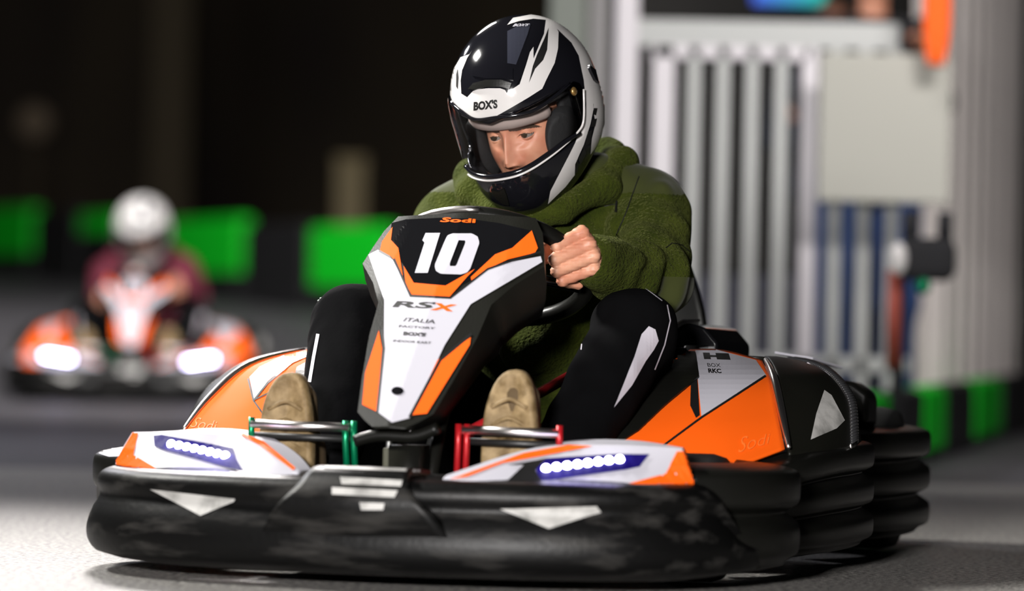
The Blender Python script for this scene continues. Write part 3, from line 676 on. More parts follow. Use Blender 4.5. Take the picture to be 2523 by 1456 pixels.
# steering wheel
SWc = Vector((.235, 0, .511)); SWt = Vector((.84, 0, .543)).normalized(); SWn = Vector((-.543, 0, .84)).normalized(); SWr = .167
rim = [SWc + Vector((0, 1, 0)) * SWr * math.cos(a) + SWt * SWr * math.sin(a) * (.93 if math.sin(a) < 0 else 1.0) for a in [2 * math.pi * i / 48 for i in range(48)]]
SWo = MB().tube(rim, .0150, 14, closed=True).build('steering_wheel', M['plastic'], K, True)
m_ = MB()
for a in (-20, 90, 200):
    m_.tube([SWc, SWc + Vector((0, 1, 0)) * SWr * math.cos(R(a)) + SWt * SWr * math.sin(R(a))], .010)
m_.tube([SWc - SWn * .03, SWc + SWn * .012], .04, 20); m_.build('spoke', M['gloss'], SWo, True)
m_ = MB(); m_.tube([rim[i] * 1.0 + Vector((.012, 0, .008)) for i in range(11, 26)], .006); m_.build('rim_inlay', M['chrome'], SWo, True)
# pedals
for s, mt_, nm in ((1, M['red'], 'brake'), (-1, M['green'], 'throttle')):
    a, b = (.10, .262) if s > 0 else (-.262, -.092)
    pd = MB().tube([(.70, a, .247), (.70, b, .245)], .0075, 16).build('pedal', M['chrome'], K, True); tag(pd, 'chrome pedal bar with %s ends' % ('red' if s > 0 else 'green'))
    MB().tube([(.69, a, .228), (.69, b, .226)], .006, 10).build('lower_bar', M['steel'], pd, True)
    inn_ = a if s > 0 else b; out_ = b if s > 0 else a
    for dy in (-.007, .007): MB().tube([(.70, inn_ + dy, .256), (.70, inn_ + dy, .225), (.69, inn_ + dy - s * .006, .10)], .0055, 10).build('pedal_arm', mt_, pd, True)
    MB().tube([(.70, out_, .258), (.70, out_, .215)], .0055, 10).build('pedal_end', mt_, pd, True)
MB().tube([(.62, .085, .24), (.30, .16, .33)], .009, 10).build('brake_rod', M['red'], K, True)

# side pods
def pod(s):
    P = lambda x, y, z: (x, y * s, z)
    face = [[P(.47, .27, .16), P(.43, .36, .165), P(.385, .46, .185), P(.300, .538, .218)],
            [P(.36, .27, .255), P(.345, .35, .255), P(.315, .43, .262), P(.245, .512, .274)],
            [P(.20, .27, .325), P(.21, .34, .330), P(.195, .41, .334), P(.150, .475, .333)],
            [P(-.02, .29, .378), P(0, .335, .380), P(.01, .375, .376), P(.0, .425, .362)]]
    V, F = patch(face, 8, 8); o = solid(mesh('side_pod', V, F, M['orange'], K), .006)
    # rounded crest rolling from the face into the flank
    E_ = [P(.300, .538, .218), P(.245, .512, .274), P(.150, .475, .333), P(.0, .425, .362), P(-.12, .40, .366)]
    rows_ = [[P(.292, .545, .208), P(.238, .522, .272), P(.14, .487, .334), P(-.01, .438, .363), P(-.13, .40, .368)],
             [P(.21, .585, .210), P(.15, .564, .283), P(.05, .530, .338), P(-.05, .47, .362), P(-.15, .42, .368)],
             [P(.10, .608, .215), P(.047, .591, .292), P(-.055, .536, .337), P(-.121, .481, .357), P(-.22, .42, .362)],
             [P(.02, .603, .215), P(-.03, .583, .275), P(-.12, .533, .315), P(-.20, .485, .338), P(-.32, .43, .345)],
             [P(-.12, .583, .213), P(-.16, .563, .255), P(-.24, .52, .29), P(-.32, .48, .315), P(-.44, .44, .322)]]
    V, F = patch(rows_, 8, 8); fl = solid(mesh('pod_flank', V, F, M['side'], o), .006)
    MB().tube([Vector(p) + Vector((-.004, .006 * s, .001)) for p in cr([E_[0], E_[1], E_[2], E_[3]], 6)], [.0035 + .004 * math.sin(math.pi * i / 18) for i in range(19)]).build('edge_glint', M['chrome'], o, True)  # shiny tube added as the highlight along the rolled edge
    MB().tube(cr([rows_[2][0], rows_[2][1], rows_[2][2], rows_[2][3]], 6), .0022).build('arch_trim', M['chrome'], o, True)
    rb_ = MB(); sb = patch([[P(-.12, .40, .367), P(-.22, .42, .360), P(-.34, .43, .344), P(-.46, .44, .327)], [P(-.12, .30, .372), P(-.22, .33, .366), P(-.34, .36, .352), P(-.46, .40, .335)]], 8, 4)
    solid(mesh('pod_top', *sb, M['side'], o), .006)
    # inner black duct beside the seat
    mb_ = MB(); mb_.prism([P(.12, .27, .30), P(-.05, .27, .385), P(-.30, .27, .385), P(-.38, .27, .2), P(.2, .27, .12)], (0, .03 * s, 0)); mb_.build('inner_wall', M['plastic'], o, bevel=.006)
    return o, fl
PL, FL = pod(1); PR, FR = pod(-1)
bvd = bvh_of(PL); DP = [(1630, 835), (1700, 845), (1712, 860), (1722, 932), (1640, 1000), (1575, 1062), (1500, 1110), (1460, 1060), (1520, 900)]
for sd, o_ in ((False, PL), (True, PR)):
    m_ = MB(); lay(m_, bvd, DP, 0, .004, 10, mirror=sd); solid(m_.build('duct_panel', M['plastic'], o_), .004)
bv = bvh_of(PL); m_ = MB()
lay(m_, bv, [(1712, 850), (1740, 856), (1862, 888), (1888, 926), (1728, 1026), (1716, 900)], 0, .001, 12)
lay(m_, bv, [(1706, 900), (1716, 896), (1724, 1024), (1716, 1030), (1704, 1000)], 1, .0012, 12)
line(bv, [(1885, 928), (1728, 1030), (1622, 1108)], 5, m_, 1, .0016); line(bv, [(1716, 1028), (1703, 1000), (1706, 905)], 5, m_, 1)
laytext(m_, bv, 'HI', [(1735, 886), (1800, 888), (1795, 872), (1732, 870)], 1, 0, .08); laytext(m_, bv, 'BOX', [(1744, 905), (1776, 906), (1774, 897), (1742, 896)], 1); laytext(m_, bv, 'RKC', [(1746, 920), (1778, 921), (1776, 910), (1744, 909)], 1, 0, .04)
m_.build('pod_graphics', [M['white'], M['decal_black']], PL)
emb = bsdf('embossed_orange', (1, .20, .03), .3)
m_ = MB(); laytext(m_, bv, 'Sodi', [(1818, 1118), (1900, 1092), (1896, 1070), (1820, 1078)], 0, .3, -.01, .0022); m_.build('embossed_lettering', emb, PL)
bv = bvh_of(PR); m_ = MB()
lay(m_, bv, [(615, 930), (640, 905), (700, 876), (775, 850), (790, 862), (720, 890), (660, 940), (626, 985)], 0, .001, 10)
line(bv, [(612, 935), (625, 988), (655, 1030), (700, 1085)], 4, m_, 1); line(bv, [(626, 988), (660, 945), (720, 894), (780, 868)], 4, m_, 1, .0016); line(bv, [(628, 986), (665, 968), (760, 905)], 3, m_, 1, .0016)
laytext(m_, bv, 'ALPHA BOX', [(682, 896), (758, 868), (754, 862), (690, 886)], 1); m_.build('pod_graphics', [M['white'], M['decal_black']], PR)
m_ = MB(); laytext(m_, bv, 'Sodi', [(468, 1052), (535, 1066), (536, 1038), (482, 1028)], 0, .3, -.012, .0012); m_.build('embossed_lettering', emb, PR)
rib_m = bsdf('grey_black_ribs', (.03, .03, .032), .35)
# white wedge and ribs on the left flank
bv = bvh_of(FL); m_ = MB(); lay(m_, bv, [(2030, 962), (2048, 975), (2080, 1036), (2060, 1056), (1996, 1084), (2010, 1020)], 0, .0015, 12); m_.build('wedge_sticker', M['white_scuff'], FL)
# ribbed outer strip of the right pod, white mark on rear of left pod
def ribs(o, P0, P1, up, n, parent, s):
    m2 = MB()
    for i in range(n):
        t_ = i / (n - 1); c = P0(t_); m2.tube([Vector(c) + Vector(q) for q in up(t_)], .0026, 6)
    return m2.build('rib_strip', M['plastic'], parent, True)
for s, o in ((1, PL), (-1, PR)):
    ca = cr([(.10, .608 * s, .222), (.047, .591 * s, .292), (-.055, .536 * s, .337), (-.121, .481 * s, .357), (-.22, .42 * s, .362)], 14); cb = cr([(.05, .607 * s, .222), (.0, .590 * s, .285), (-.10, .537 * s, .325), (-.17, .483 * s, .346), (-.28, .425 * s, .352)], 14); m2 = MB()
    for i in range(len(ca) - 1):
        a_, b_ = (ca[i] + ca[i + 1]) / 2, (cb[i] + cb[i + 1]) / 2; up_ = np.array((0, .004 * s, .005)); m2.tube([a_ + up_ * .3, a_ * .5 + b_ * .5 + up_ * 1.6, b_ + up_ * .3], .0030, 6)
    m2.build('rib_strip', rib_m, o, True)
pr = patch([[(-.40, .44, .338), (-.47, .44, .332), (-.53, .45, .322)], [(-.40, .51, .325), (-.47, .515, .318), (-.53, .51, .308)], [(-.40, .535, .28), (-.47, .54, .27), (-.53, .53, .26)]], 4, 4)
m_ = MB(); m_.prism([(-.42, .43, .24), (-.42, .53, .24), (-.42, .53, .30), (-.42, .50, .322), (-.42, .43, .33)], (-.09, 0, -.005)); m_.build('tail_block', M['plastic'], PL, bevel=.012, seg=3)
m_ = MB(); m_.prism([(-.25, .39, .372), (-.30, .45, .362), (-.42, .48, .345), (-.42, .45, .348), (-.34, .40, .365)], (0, 0, .004)); m_.build('white_patch', M['white'], PL)
# engine/battery covers beside the seat
m_ = MB(); m_.prism([(-.12, .19, .385), (-.12, .255, .425), (-.12, .29, .418), (-.12, .315, .39), (-.12, .315, .33), (-.12, .19, .33)], (-.25, 0, -.004)); EB = m_.build('battery_cover', M['gloss'], K, bevel=.006)
tag(EB, 'gloss black cover beside the seat')
MB().prism([(-.117, .185, .387), (-.117, .250, .427), (-.23, .254, .428), (-.26, .19, .392)], (0, -.0, .004)).build('silver_top', M['chrome'], EB)
m_ = MB(); m_.prism([(-.02, .20, .372), (-.02, .28, .382), (-.02, .285, .33), (.06, .285, .18), (.06, .2, .18)], (-.08, 0, 0)); m_.build('radiator_duct', M['plastic'], K, bevel=.006)
for i in range(7): MB().box((.03 - .004 * i, .255, .34 - .014 * i), (.02, .09, .004)).build('duct_slat', M['steel'], K)
# seat
V, F = patch([[(.10, -.20, .17), (.12, -.08, .10), (.12, .08, .10), (.10, .20, .17)], [(-.10, -.22, .20), (-.10, -.12, .07), (-.10, .12, .07), (-.10, .22, .20)], [(-.33, -.23, .28), (-.36, -.13, .10), (-.36, .13, .10), (-.33, .23, .28)], [(-.42, -.22, .42), (-.47, -.12, .35), (-.47, .12, .35), (-.42, .22, .42)], [(-.46, -.17, .55), (-.51, -.1, .58), (-.51, .1, .58), (-.46, .17, .55)]], 5, 5)
solid(mesh('seat', V, F, M['seat'], K), .008)

# ------------------------------------------------------------------ the driver
DRV = empty('person', KM); tag(DRV, 'person in an olive fleece jacket and black and white helmet driving the nearest kart', 'person')
def frame(org, yaw, pit, rol):
    f = Vector((math.cos(yaw) * math.cos(pit), math.sin(yaw) * math.cos(pit), -math.sin(pit)))
    l = Vector((-math.sin(yaw), math.cos(yaw), 0)); u = f.cross(l)
    l2 = l * math.cos(rol) + u * math.sin(rol); u2 = f.cross(l2)
    return Matrix(((f.x, l2.x, u2.x, org[0]), (f.y, l2.y, u2.y, org[1]), (f.z, l2.z, u2.z, org[2]), (0, 0, 0, 1)))
HM = frame((.045, -.0085, .822), R(-11), R(24), R(5)); HI = (KM @ HM).inverted()
HMn = np.array(HM)
def tohead(p): return (p - HMn[:3, 3]) @ HMn[:3, :3]
def fromhead(p): return np.asarray(p) @ HMn[:3, :3].T + HMn[:3, 3]
def V3(v): return np.array((v.x, v.y, v.z))

# hand joints measured in the photograph (left hand), mirrored for the right
def hj(px, py, x): return V3(at(px, py, 0, x))
fingers = [
    [hj(1432, 574, .290), hj(1372, 606, .318), (0, -.004, -.016, -.030), .0108],
    [hj(1450, 603, .288), hj(1367, 640, .322), (0, -.004, -.016, -.032), .0112],
    [hj(1460, 632, .284), hj(1372, 668, .318), (0, -.004, -.016, -.030), .0106],
    [hj(1460, 664, .276), hj(1385, 692, .305), (0, -.002, -.014, -.026), .0094]]
wristL = np.array((.245, .196, .522))
def hand_sdf(p):
    ds = []
    for k, (m_, pp, off, r) in enumerate(fingers):
        dip = pp + np.array((-.026, .004, -.004)); tip = dip + np.array((-.014, .014, -.003))
        d = cap(p, m_, pp, r * 1.12, r); d = smin(d, cap(p, pp, dip, r, r * .9), .003); d = smin(d, cap(p, dip, tip, r * .9, r * .8), .003)
        d = smin(d, ell(p, m_ + np.array((.004, .003, .001)), (.011, .012, .010)), .006); ds.append(d)
    d = ds[0]
    for e_ in ds[1:]: d = smin(d, e_, .0015)
    ct = (fingers[1][0] + fingers[2][0]) / 2
    palm = None
    for f_, r in zip(fingers, (.0125, .013, .0125, .0115)):
        c_ = cap(p, f_[0] + np.array((-.004, .0, 0)), wristL + (f_[0] - ct) * .35, r, .016); palm = c_ if palm is None else smin(palm, c_, .010)
    d = smin(d, palm, .004)
    t0, t1, t2, t3 = wristL + np.array((.012, -.012, .016)), hj(1395, 600, .24), hj(1346, 634, .275), hj(1342, 606, .290)
    th = smin(cap(p, t0, t1, .015, .013), cap(p, t1, t2, .013, .0112), .006); th = smin(th, cap(p, t2, t3, .0112, .0098), .004)
    d = smin(d, th, .006)
    return d - .0006 * np.sin(p[:, 2] * 900) * np.exp(-(np.abs(d) / .004))
HOFF = np.array((-.062, -.004, -.056))
def body_sdf(p):
    pm = p * np.array((1, -1, 1)); q = np.where((p[:, 1] < 0)[:, None], pm, p)
    rt = (p[:, 1] < 0); d = hand_sdf(q - np.where(rt[:, None], HOFF, 0))
    dl = smin(cap(q, wristL, (.05, .235, .50), .023, .036), cap(q, (.05, .235, .50), (-.12, .17, .615), .038, .045), .01)
    dr = smin(cap(q, wristL + HOFF, (.04, .185, .455), .023, .036), cap(q, (.04, .185, .455), (-.12, .17, .605), .038, .045), .01)
    d = smin(d, np.where(rt, dr, dl), .012)
    t = cap(p, (-.18, 0, .20), (-.12, 0, .52), .09, .10, (1, .8, 1)); t = smin(t, cap(p, (-.12, -.12, .62), (-.12, .12, .62), .05, .05), .05)
    t = smin(t, cap(p, (-.1, 0, .6), fromhead((-.02, 0, -.10)), .055, .055), .03)
    h_ = tohead(p); hd = ell(h_, (-.005, 0, -.015), (.085, .070, .095)); hd = smin(hd, ell(h_, (.02, 0, -.09), (.06, .055, .06)), .03); t = smin(t, hd, .02)
    l = cap(q, (-.12, .09, .17), (.23, .245, .40), .07, .05); l = smin(l, cap(q, (.23, .245, .40), (.55, .19, .14), .05, .030), .02)
    return smin(smin(d, t, .02), l, .03)
bV, bF = sdf_mesh(body_sdf, (-.36, -.36, .05), (.68, .36, 1.0), .0032)
# the face as a finely sculpted skin
ny, nz = 141, 181
ys = np.linspace(-.070, .070, ny); zs = np.linspace(-.160, .02, nz); Y, Z = np.meshgrid(ys, zs)
g2 = lambda y0, z0, sy, sz: np.exp(-((Y - y0) / sy) ** 2 - ((Z - z0) / sz) ** 2) + (np.exp(-((Y + y0) / sy) ** 2 - ((Z - z0) / sz) ** 2) if y0 else 0)
X = .094 * np.sqrt(np.clip(1 - (Y / .074) ** 2 - ((Z + .06) / .13) ** 2, .02, 1))
pr_ = np.interp(Z, [-.160, -.106, -.100, -.092, -.084, -.060, -.042, -.025, .02], [0, 0, .006, .023, .0245, .014, .007, .002, 0])
sg = np.interp(Z, [-.11, -.09, -.07, -.045, -.02], [.013, .0115, .0085, .0075, .012])
X = X + pr_ * np.exp(-(Y / sg) ** 2) + .009 * g2(.0135, -.0925, .0062, .0070) - .003 * g2(.006, -.100, .003, .003)
X = X - .0135 * g2(.030, -.047, .015, .011) - .003 * g2(.014, -.040, .006, .01) + .0065 * g2(.028, -.0255, .022, .0075) + .004 * g2(.040, -.078, .02, .018) + .0035 * g2(0, -.012, .05, .02)
X = X + .0055 * g2(0, -.124, .022, .006) + .0050 * g2(0, -.136, .018, .006) - .004 * g2(0, -.1295, .022, .002) - .002 * g2(0, -.11, .003, .007) - .003 * g2(.022, -.062, .012, .005) - .0015 * g2(.030, -.108, .006, .02)
ec = np.array((.0700, .031, -.0465)); er = .0128
dy = (np.abs(Y) - ec[1]); dz = (Z - ec[2]) - .02 * dy
alm = np.abs(dz + .0008) / (.0042 * np.clip(1 - (dy / .0150) ** 2, 0, 1) + 1e-5)
r2 = np.clip(er ** 2 - dy ** 2 - (Z - ec[2]) ** 2, 0, 1); ball = ec[0] + np.sqrt(r2)
lid = np.where(r2 > 0, ball + .0014, 0); X = np.where(r2 > 1e-6, np.maximum(X, lid), X); X = np.where(alm < 1, np.minimum(X, ball - .004), X)
X = X + .0012 * np.exp(-((alm - 1.25) / .25) ** 2) * (np.abs(dy) < .0145)
fV = fromhead(np.stack([X, Y, Z], -1).reshape(-1, 3)); nb = len(bV)
idx = np.arange(ny * nz).reshape(nz, ny); fF = np.stack([idx[:-1, :-1], idx[:-1, 1:], idx[1:, 1:], idx[1:, :-1]], -1).reshape(-1, 4)
zc = Z[:-1, :-1].ravel(); yc = np.abs(Y[:-1, :-1]).ravel(); al = alm[:-1, :-1].ravel()
fm = np.zeros(len(fF), int)
fm[(np.abs(zc + .1305) < .0075 * np.clip(1 - (yc / .026) ** 2, 0, 1))] = 1
bz = -.0300 + .05 * (yc - .012) - 4.5 * np.clip(yc - .028, 0, 1) ** 2 * 4
fm[(np.abs(zc - bz) < .0058 * np.clip(1.15 - ((yc - .030) / .024) ** 2, 0, 1)) & (yc > .009)] = 2
fm[(al > .98) & (al < 1.30) & (np.abs(yc - ec[1]) < .0145) & (zc > ec[2] - .0)] = 2
eV = []; eF = []; em = []
for s in (1, -1):
    c = np.array((ec[0], ec[1] * s, ec[2])); gd = np.array((math.cos(R(14)) * math.cos(R(-6)), -.02 * s + math.sin(R(-6)), math.sin(R(12)))); gd /= np.linalg.norm(gd)
    a = np.cross(gd, (0, 0, 1)); a /= np.linalg.norm(a); b = np.cross(a, gd); n0 = len(eV); nr_, ns_ = 16, 24
    for i in range(nr_ + 1):
        t_ = math.pi * i / nr_ * (1 if i > 99 else 1); rr = er * (1.0 + .0)
        for j in range(ns_): an = 2 * math.pi * j / ns_; eV.append(c + rr * (gd * math.cos(t_) + (a * math.cos(an) + b * math.sin(an)) * math.sin(t_)))
    for i in range(nr_):
        for j in range(ns_): eF.append((n0 + i * ns_ + j, n0 + i * ns_ + (j + 1) % ns_, n0 + (i + 1) * ns_ + (j + 1) % ns_, n0 + (i + 1) * ns_ + j)); em.append(4 if i < 3 else 3)
eV = fromhead(np.array(eV)); eF = np.array(eF)
allV = np.concatenate([bV, fV, eV]); allF = np.concatenate([bF, fF + nb, eF + nb + len(fV)]); allm = np.concatenate([np.zeros(len(bF), int), fm, np.array(em)])
BODY = fmesh('body', allV, allF, [M['skin'], M['lip'], M['hair'], M['eye_white'], M['iris']], DRV, allm)

# jacket
def jacket_sdf(p):
    pm = p * np.array((1, -1, 1)); q = np.where((p[:, 1] < 0)[:, None], pm, p)
    t = cap(p, (-.20, 0, .24), (-.11, 0, .52), .135, .145, (1, .76, 1))
    t = smin(t, cap(p, (-.13, -.165, .605), (-.13, .165, .625), .080, .080), .05)
    t = smin(t, cap(p, (-.10, -.08, .655), (-.10, .08, .665), .065, .065), .05)
    rt = p[:, 1] < 0
    sh = np.array((-.12, .182, .615)); el_ = np.array((.045, .232, .500)); wr = np.array((.258, .188, .527))
    a = cap(q, sh, el_, .076, .070); a = smin(a, cap(q, el_, wr, .070, .043), .02)
    shr, elr, wrr = np.array((-.12, .19, .60)), np.array((.05, .185, .455)), np.array((.185, .187, .472))
    a2 = cap(q, shr, elr, .072, .060); a2 = smin(a2, cap(q, elr, wrr, .060, .046), .02); a = np.where(rt, a2, a)
    # folds around the sleeve
    ax_ = (q - el_) @ ((wr - el_) / np.linalg.norm(wr - el_)); ang = np.arctan2(q[:, 2] - .52, q[:, 1] - .24)
    a = a - .0055 * np.sin(ax_ * 85 + 1.2 * np.sin(ang * 2) + 1) * np.exp(-((ax_ - .06) / .12) ** 2)
    for (p0, p1, r) in (((-.05, .258, .590), (.09, .215, .560), .018), ((-.01, .262, .548), (.12, .212, .545), .016), ((-.08, .215, .655), (-.02, .15, .60), .022), ((-.02, .15, .60), (-.01, .15, .47), .018), ((.02, .262, .500), (.13, .24, .500), .016), ((.03, .25, .452), (.12, .225, .470), .018)):
        a = np.where(rt, a, smin(a, cap(q, p0, p1, r, r * .7), .016))
    d = smin(t, a, .022)
    d = smin(d, cap(p, (-.09, .02, .42), (.02, .0, .37), .06, .04, (1, .7, 1)), .05)
    d = d - .0055 * wob(p, 24) - .0018 * wob(p, 70, 1.3)
    cut = smax(-(p[:, 2] - .155), np.full(len(p), -9.), .01); d = smax(d, cut, .01)
    hole = np.where(rt, cap(q, wrr + (wrr - elr) * .1, wrr + (wrr - elr) * .5, .034, .034), cap(q, wr + (wr - el_) * .05, wr + (wr - el_) * .5, .031, .031)); d = smax(d, -hole, .004)
    return d
jV, jF = sdf_mesh(jacket_sdf, (-.42, -.36, .12), (.30, .36, .78), .0045)
cc = jV[jF].mean(1)
ym = ((cc[:, 2] > .655) & (np.abs(cc[:, 1]) > .09) & (cc[:, 0] > -.2)) | ((cc[:, 2] < .505) & (cc[:, 1] > .235) & (cc[:, 0] > -.02) & (cc[:, 0] < .12))
JK = fmesh('jacket', jV, jF, [M['fleece'], M['yoke']], DRV, ym.astype(int))
def hood_sdf(p):
    pts = [(.052, -.008, .598), (.045, -.055, .612), (-.01, -.115, .650), (-.09, -.145, .68), (-.18, -.09, .70), (-.21, 0, .715), (-.19, .085, .725), (-.12, .128, .705), (-.04, .120, .665), (.04, .065, .620), (.052, .012, .598)]
    rs_ = [.016, .021, .028, .031, .033, .034, .034, .031, .028, .021, .016]; d = None
    for i in range(len(pts) - 1):
        c_ = cap(p, pts[i], pts[i + 1], rs_[i], rs_[i + 1]); d = c_ if d is None else smin(d, c_, .02)
    return d - .004 * wob(p, 42, 2) - .0015 * wob(p, 90)
hV, hF = sdf_mesh(hood_sdf, (-.29, -.23, .57), (.10, .22, .81), .0045); fmesh('hood', hV, hF, M['fleece'], JK)
for s in (1, -1):
    w_, e_ = (Vector((.258, .188, .527)), Vector((.045, .232, .500))) if s > 0 else (Vector((.185, -.187, .472)), Vector((.05, -.185, .455))); d_ = (w_ - e_).normalized()
    MB().tube([w_ - d_ * .015, w_ - d_ * .0, w_ + d_ * .010, w_ + d_ * .014, w_ + d_ * .004], [.043, .044, .041, .028, .027], 20).build('cuff', M['trousers'], JK, True)
bv = bvh_of(JK); m_ = MB(); line(bv, [(1400, 514), (1430, 500), (1455, 500), (1490, 508), (1522, 502)], 2.2, m_, 0, .001); line(bv, [(1521, 498), (1519, 524)], 5, m_, 0, .003)
line(bv, [(1640, 612), (1655, 600), (1678, 604), (1698, 620)], 2, m_); line(bv, [(1574, 436), (1545, 520), (1515, 590)], 2.5, m_)
m_.build('zip', M['decal_black'], JK)

# trousers and shoes
def trouser_sdf(p):
    d = None
    for s in (1, -1):
        kn = (.235, .255 * s, .405); an_ = (.56, .185 * s if s > 0 else -.195, .115)
        l = cap(p, (-.14, .10 * s, .18), kn, .10, .074); l = smin(l, cap(p, kn, an_, .072, .052), .02); d = l if d is None else smin(d, l, .03)
    d = smin(d, ell(p, (-.2, 0, .18), (.16, .19, .12)), .04)
    return d - .0045 * wob(p, 24, .6) - .0022 * wob(p, 60, 2)
tV, tF = sdf_mesh(trouser_sdf, (-.38, -.36, .04), (.66, .36, .52), .005); TR = fmesh('trousers', tV, tF, M['trousers'], DRV)
bv = bvh_of(TR); m_ = MB()
lay(m_, bv, [(1598, 804), (1614, 812), (1622, 840), (1610, 862), (1590, 890), (1556, 950), (1512, 1004), (1530, 960), (1562, 880), (1580, 824)], 0, .001, 8)
m_.build('side_stripe', M['stripe'], TR)
lines(bv, [([(1640, 740), (1650, 790), (1636, 850), (1612, 910)], 3), ([(784, 826), (774, 880), (764, 940)], 8), ([(1433, 862), (1440, 800), (1458, 762)], 2.5), ([(1490, 716), (1540, 704), (1590, 712), (1630, 742)], 2)], M['stripe'], 'piping', TR)
m_ = MB(); random.seed(4)
for i in range(16):
    c = at(800 + random.uniform(-14, 10), 735 + i * 3.0, 0, .22); m_.sphere(c, random.uniform(.003, .006), nu=6, nv=4, sc=(1, 1, .6))
m_.build('frayed_tuft', bsdf('pale_thread', (.4, .45, .42), .9), TR)
for s in (1, -1):
    cy = .168 if s > 0 else -.215; sz = .345 if s > 0 else .332
    def shoe_sdf(p, cy=cy, sz=sz):
        d = cap(p, (.60, cy, .085), (.62, cy, sz - .05), .040, .036); d = smin(d, cap(p, (.575, cy, .09), (.585, cy, .2), .045, .04), .02); return d
    a_, b_ = sdf_mesh(shoe_sdf, (.5, cy - .08, .02), (.69, cy + .08, sz + .02), .005); SH = fmesh('shoe', a_, b_, M['shoe'], DRV)
    out = []
    for i in range(40):
        a = 2 * math.pi * i / 40; zz = math.sin(a); hw = .0475 if zz > 0 else .0475 - .012 * (-zz) ** 2; L_ = (sz - .045) / 2
        out.append((cy + hw * math.copysign(abs(math.cos(a)) ** .8, math.cos(a)), .045 + L_ + L_ * math.copysign(abs(zz) ** .85, zz)))
    m_ = MB(); n = len(out); V = []
    zm = .045 + (sz - .045) / 2
    for (x0, sc_) in ((.640, .97), (.655, 1.0), (.668, .985), (.674, .90), (.672, .80), (.672, .1)):
        for (y_, z_) in out: V.append((x0 - .02 * max(0, (z_ - .26) / .08) ** 2, cy + (y_ - cy) * sc_, zm + (z_ - zm) * (1 - (1 - sc_) * .45)))
    F = [(i * n + j, i * n + (j + 1) % n, (i + 1) * n + (j + 1) % n, (i + 1) * n + j) for i in range(5) for j in range(n)] + [tuple(5 * n + j for j in range(n)), tuple(range(n))[::-1]]
    so = mesh('sole', V, F, M['sole'], SH)
    m_ = MB()
    for k in range(7):
        z_ = sz - .05 - k * .03; w_ = .030 if k < 4 else .026
        m_.tube(cr([(.669, cy - w_, z_ - .012), (.671, cy, z_ + .002), (.669, cy + w_, z_ - .012)], 4), .0035, 8)
    m_.build('tread', M['sole'], so, True)

# helmet
def shell_base(p):
    c = ell(p, (-.008, 0, .002), (.146, .127, .140)); c = smin(c, ell(p, (-.018, 0, -.07), (.122, .112, .095)), .05)
    c = smin(c, ell(p, (.050, 0, -.103), (.108, .088, .096)), .045)
    return c
def shell_sdf(p):
    d = shell_base(p); az = np.arctan2(np.abs(p[:, 1]), p[:, 0] + .03); port = smax(np.abs(p[:, 2] + .050 - .22 * np.abs(p[:, 1])) - .048, (az - R(63)) * .12, .02)
    d2 = smax(d, -(d + .022), .004); d2 = smax(d2, -port, .006)
    return smax(d2, -(p[:, 2] + .168 + .22 * p[:, 0]), .006)
a_, b_ = sdf_mesh(shell_sdf, (-.19, -.15, -.19), (.18, .15, .16), .0038)
HE = fmesh('helmet', a_, b_, M['helmet_black'], DRV); HE.matrix_local = HM
tag(HE, 'glossy black and white full-face helmet')
bv = bvh_of(HE); Q = lambda P: [(1050 + x / 2.8, 20 + y / 2.8) for x, y in P]
def hlay(mb, P, m=0, off=.0008, mirror=False, step=3): return lay(mb, bv, Q(P), m, off, step, inv=HI, mirror=mirror, snap=.03)
m_ = MB()
hlay(m_, [(825, 80), (812, 180), (790, 230), (740, 350), (740, 268), (715, 305), (690, 390), (645, 525), (555, 585), (545, 565), (510, 553), (430, 553), (360, 560), (325, 572), (285, 615), (245, 590), (240, 500), (250, 430), (285, 345), (320, 290), (300, 320), (240, 340), (180, 440), (155, 560), (190, 660), (300, 745), (350, 764), (470, 752), (560, 702), (700, 620), (800, 556), (830, 490), (885, 380), (908, 280), (912, 165), (880, 110)])
hlay(m_, [(560, 118), (640, 92), (740, 76), (830, 84), (915, 158), (1000, 240), (1050, 330), (1085, 500), (1100, 660), (1240, 660), (1240, 400), (1050, 200), (900, 60), (760, 40), (600, 70)], 0, .0009)
hlay(m_, [(1090, 560), (1100, 660), (1085, 790), (1055, 870), (990, 1000), (855, 1260), (838, 1350), (960, 1230), (1022, 1150), (1025, 1075), (1085, 940), (1130, 800), (1150, 700), (1150, 540), (1130, 500)], 0, .0010)
hlay(m_, [(1160, 540), (1240, 600), (1240, 760), (1180, 940), (1130, 1010), (1140, 900), (1165, 800), (1150, 700)], 0, .0010)
m_.build('white_stripe', M['white_gloss'], HE)
m_ = MB(); hlay(m_, [(560, 380), (620, 390), (700, 180), (720, 110), (640, 120), (560, 160)], 0, .0006, step=10); m_.build('woven_panel', M['carbon'], HE)
for P in ([(842, 140), (832, 290), (805, 360), (750, 420), (708, 515), (735, 400), (765, 320), (815, 210)], [(222, 420), (228, 480), (222, 560), (212, 540), (212, 460)]):
    m_ = MB(); hlay(m_, P, 0, .0016); m_.build('black_flash', M['decal_black'], HE)
for P in ([(1150, 690), (1175, 690), (1165, 740), (1145, 730)], [(1140, 770), (1172, 760), (1160, 815), (1130, 820)], [(1110, 850), (1140, 840), (1125, 930), (1090, 950)], [(1085, 960), (1100, 1000), (1060, 1080), (1045, 1040)], [(1030, 1080), (1045, 1090), (1040, 1130), (1020, 1140)]):
    m_ = MB(); hlay(m_, P, 0, .0018); m_.build('helmet_lettering', M['decal_black'], HE)
m_ = MB(); laytext(m_, bv, 'BOX\'S', Q([(330, 708), (495, 690), (492, 628), (332, 645)]), 0, 0, .05, .0016, HI); m_.build('helmet_lettering', M['decal_black'], HE)
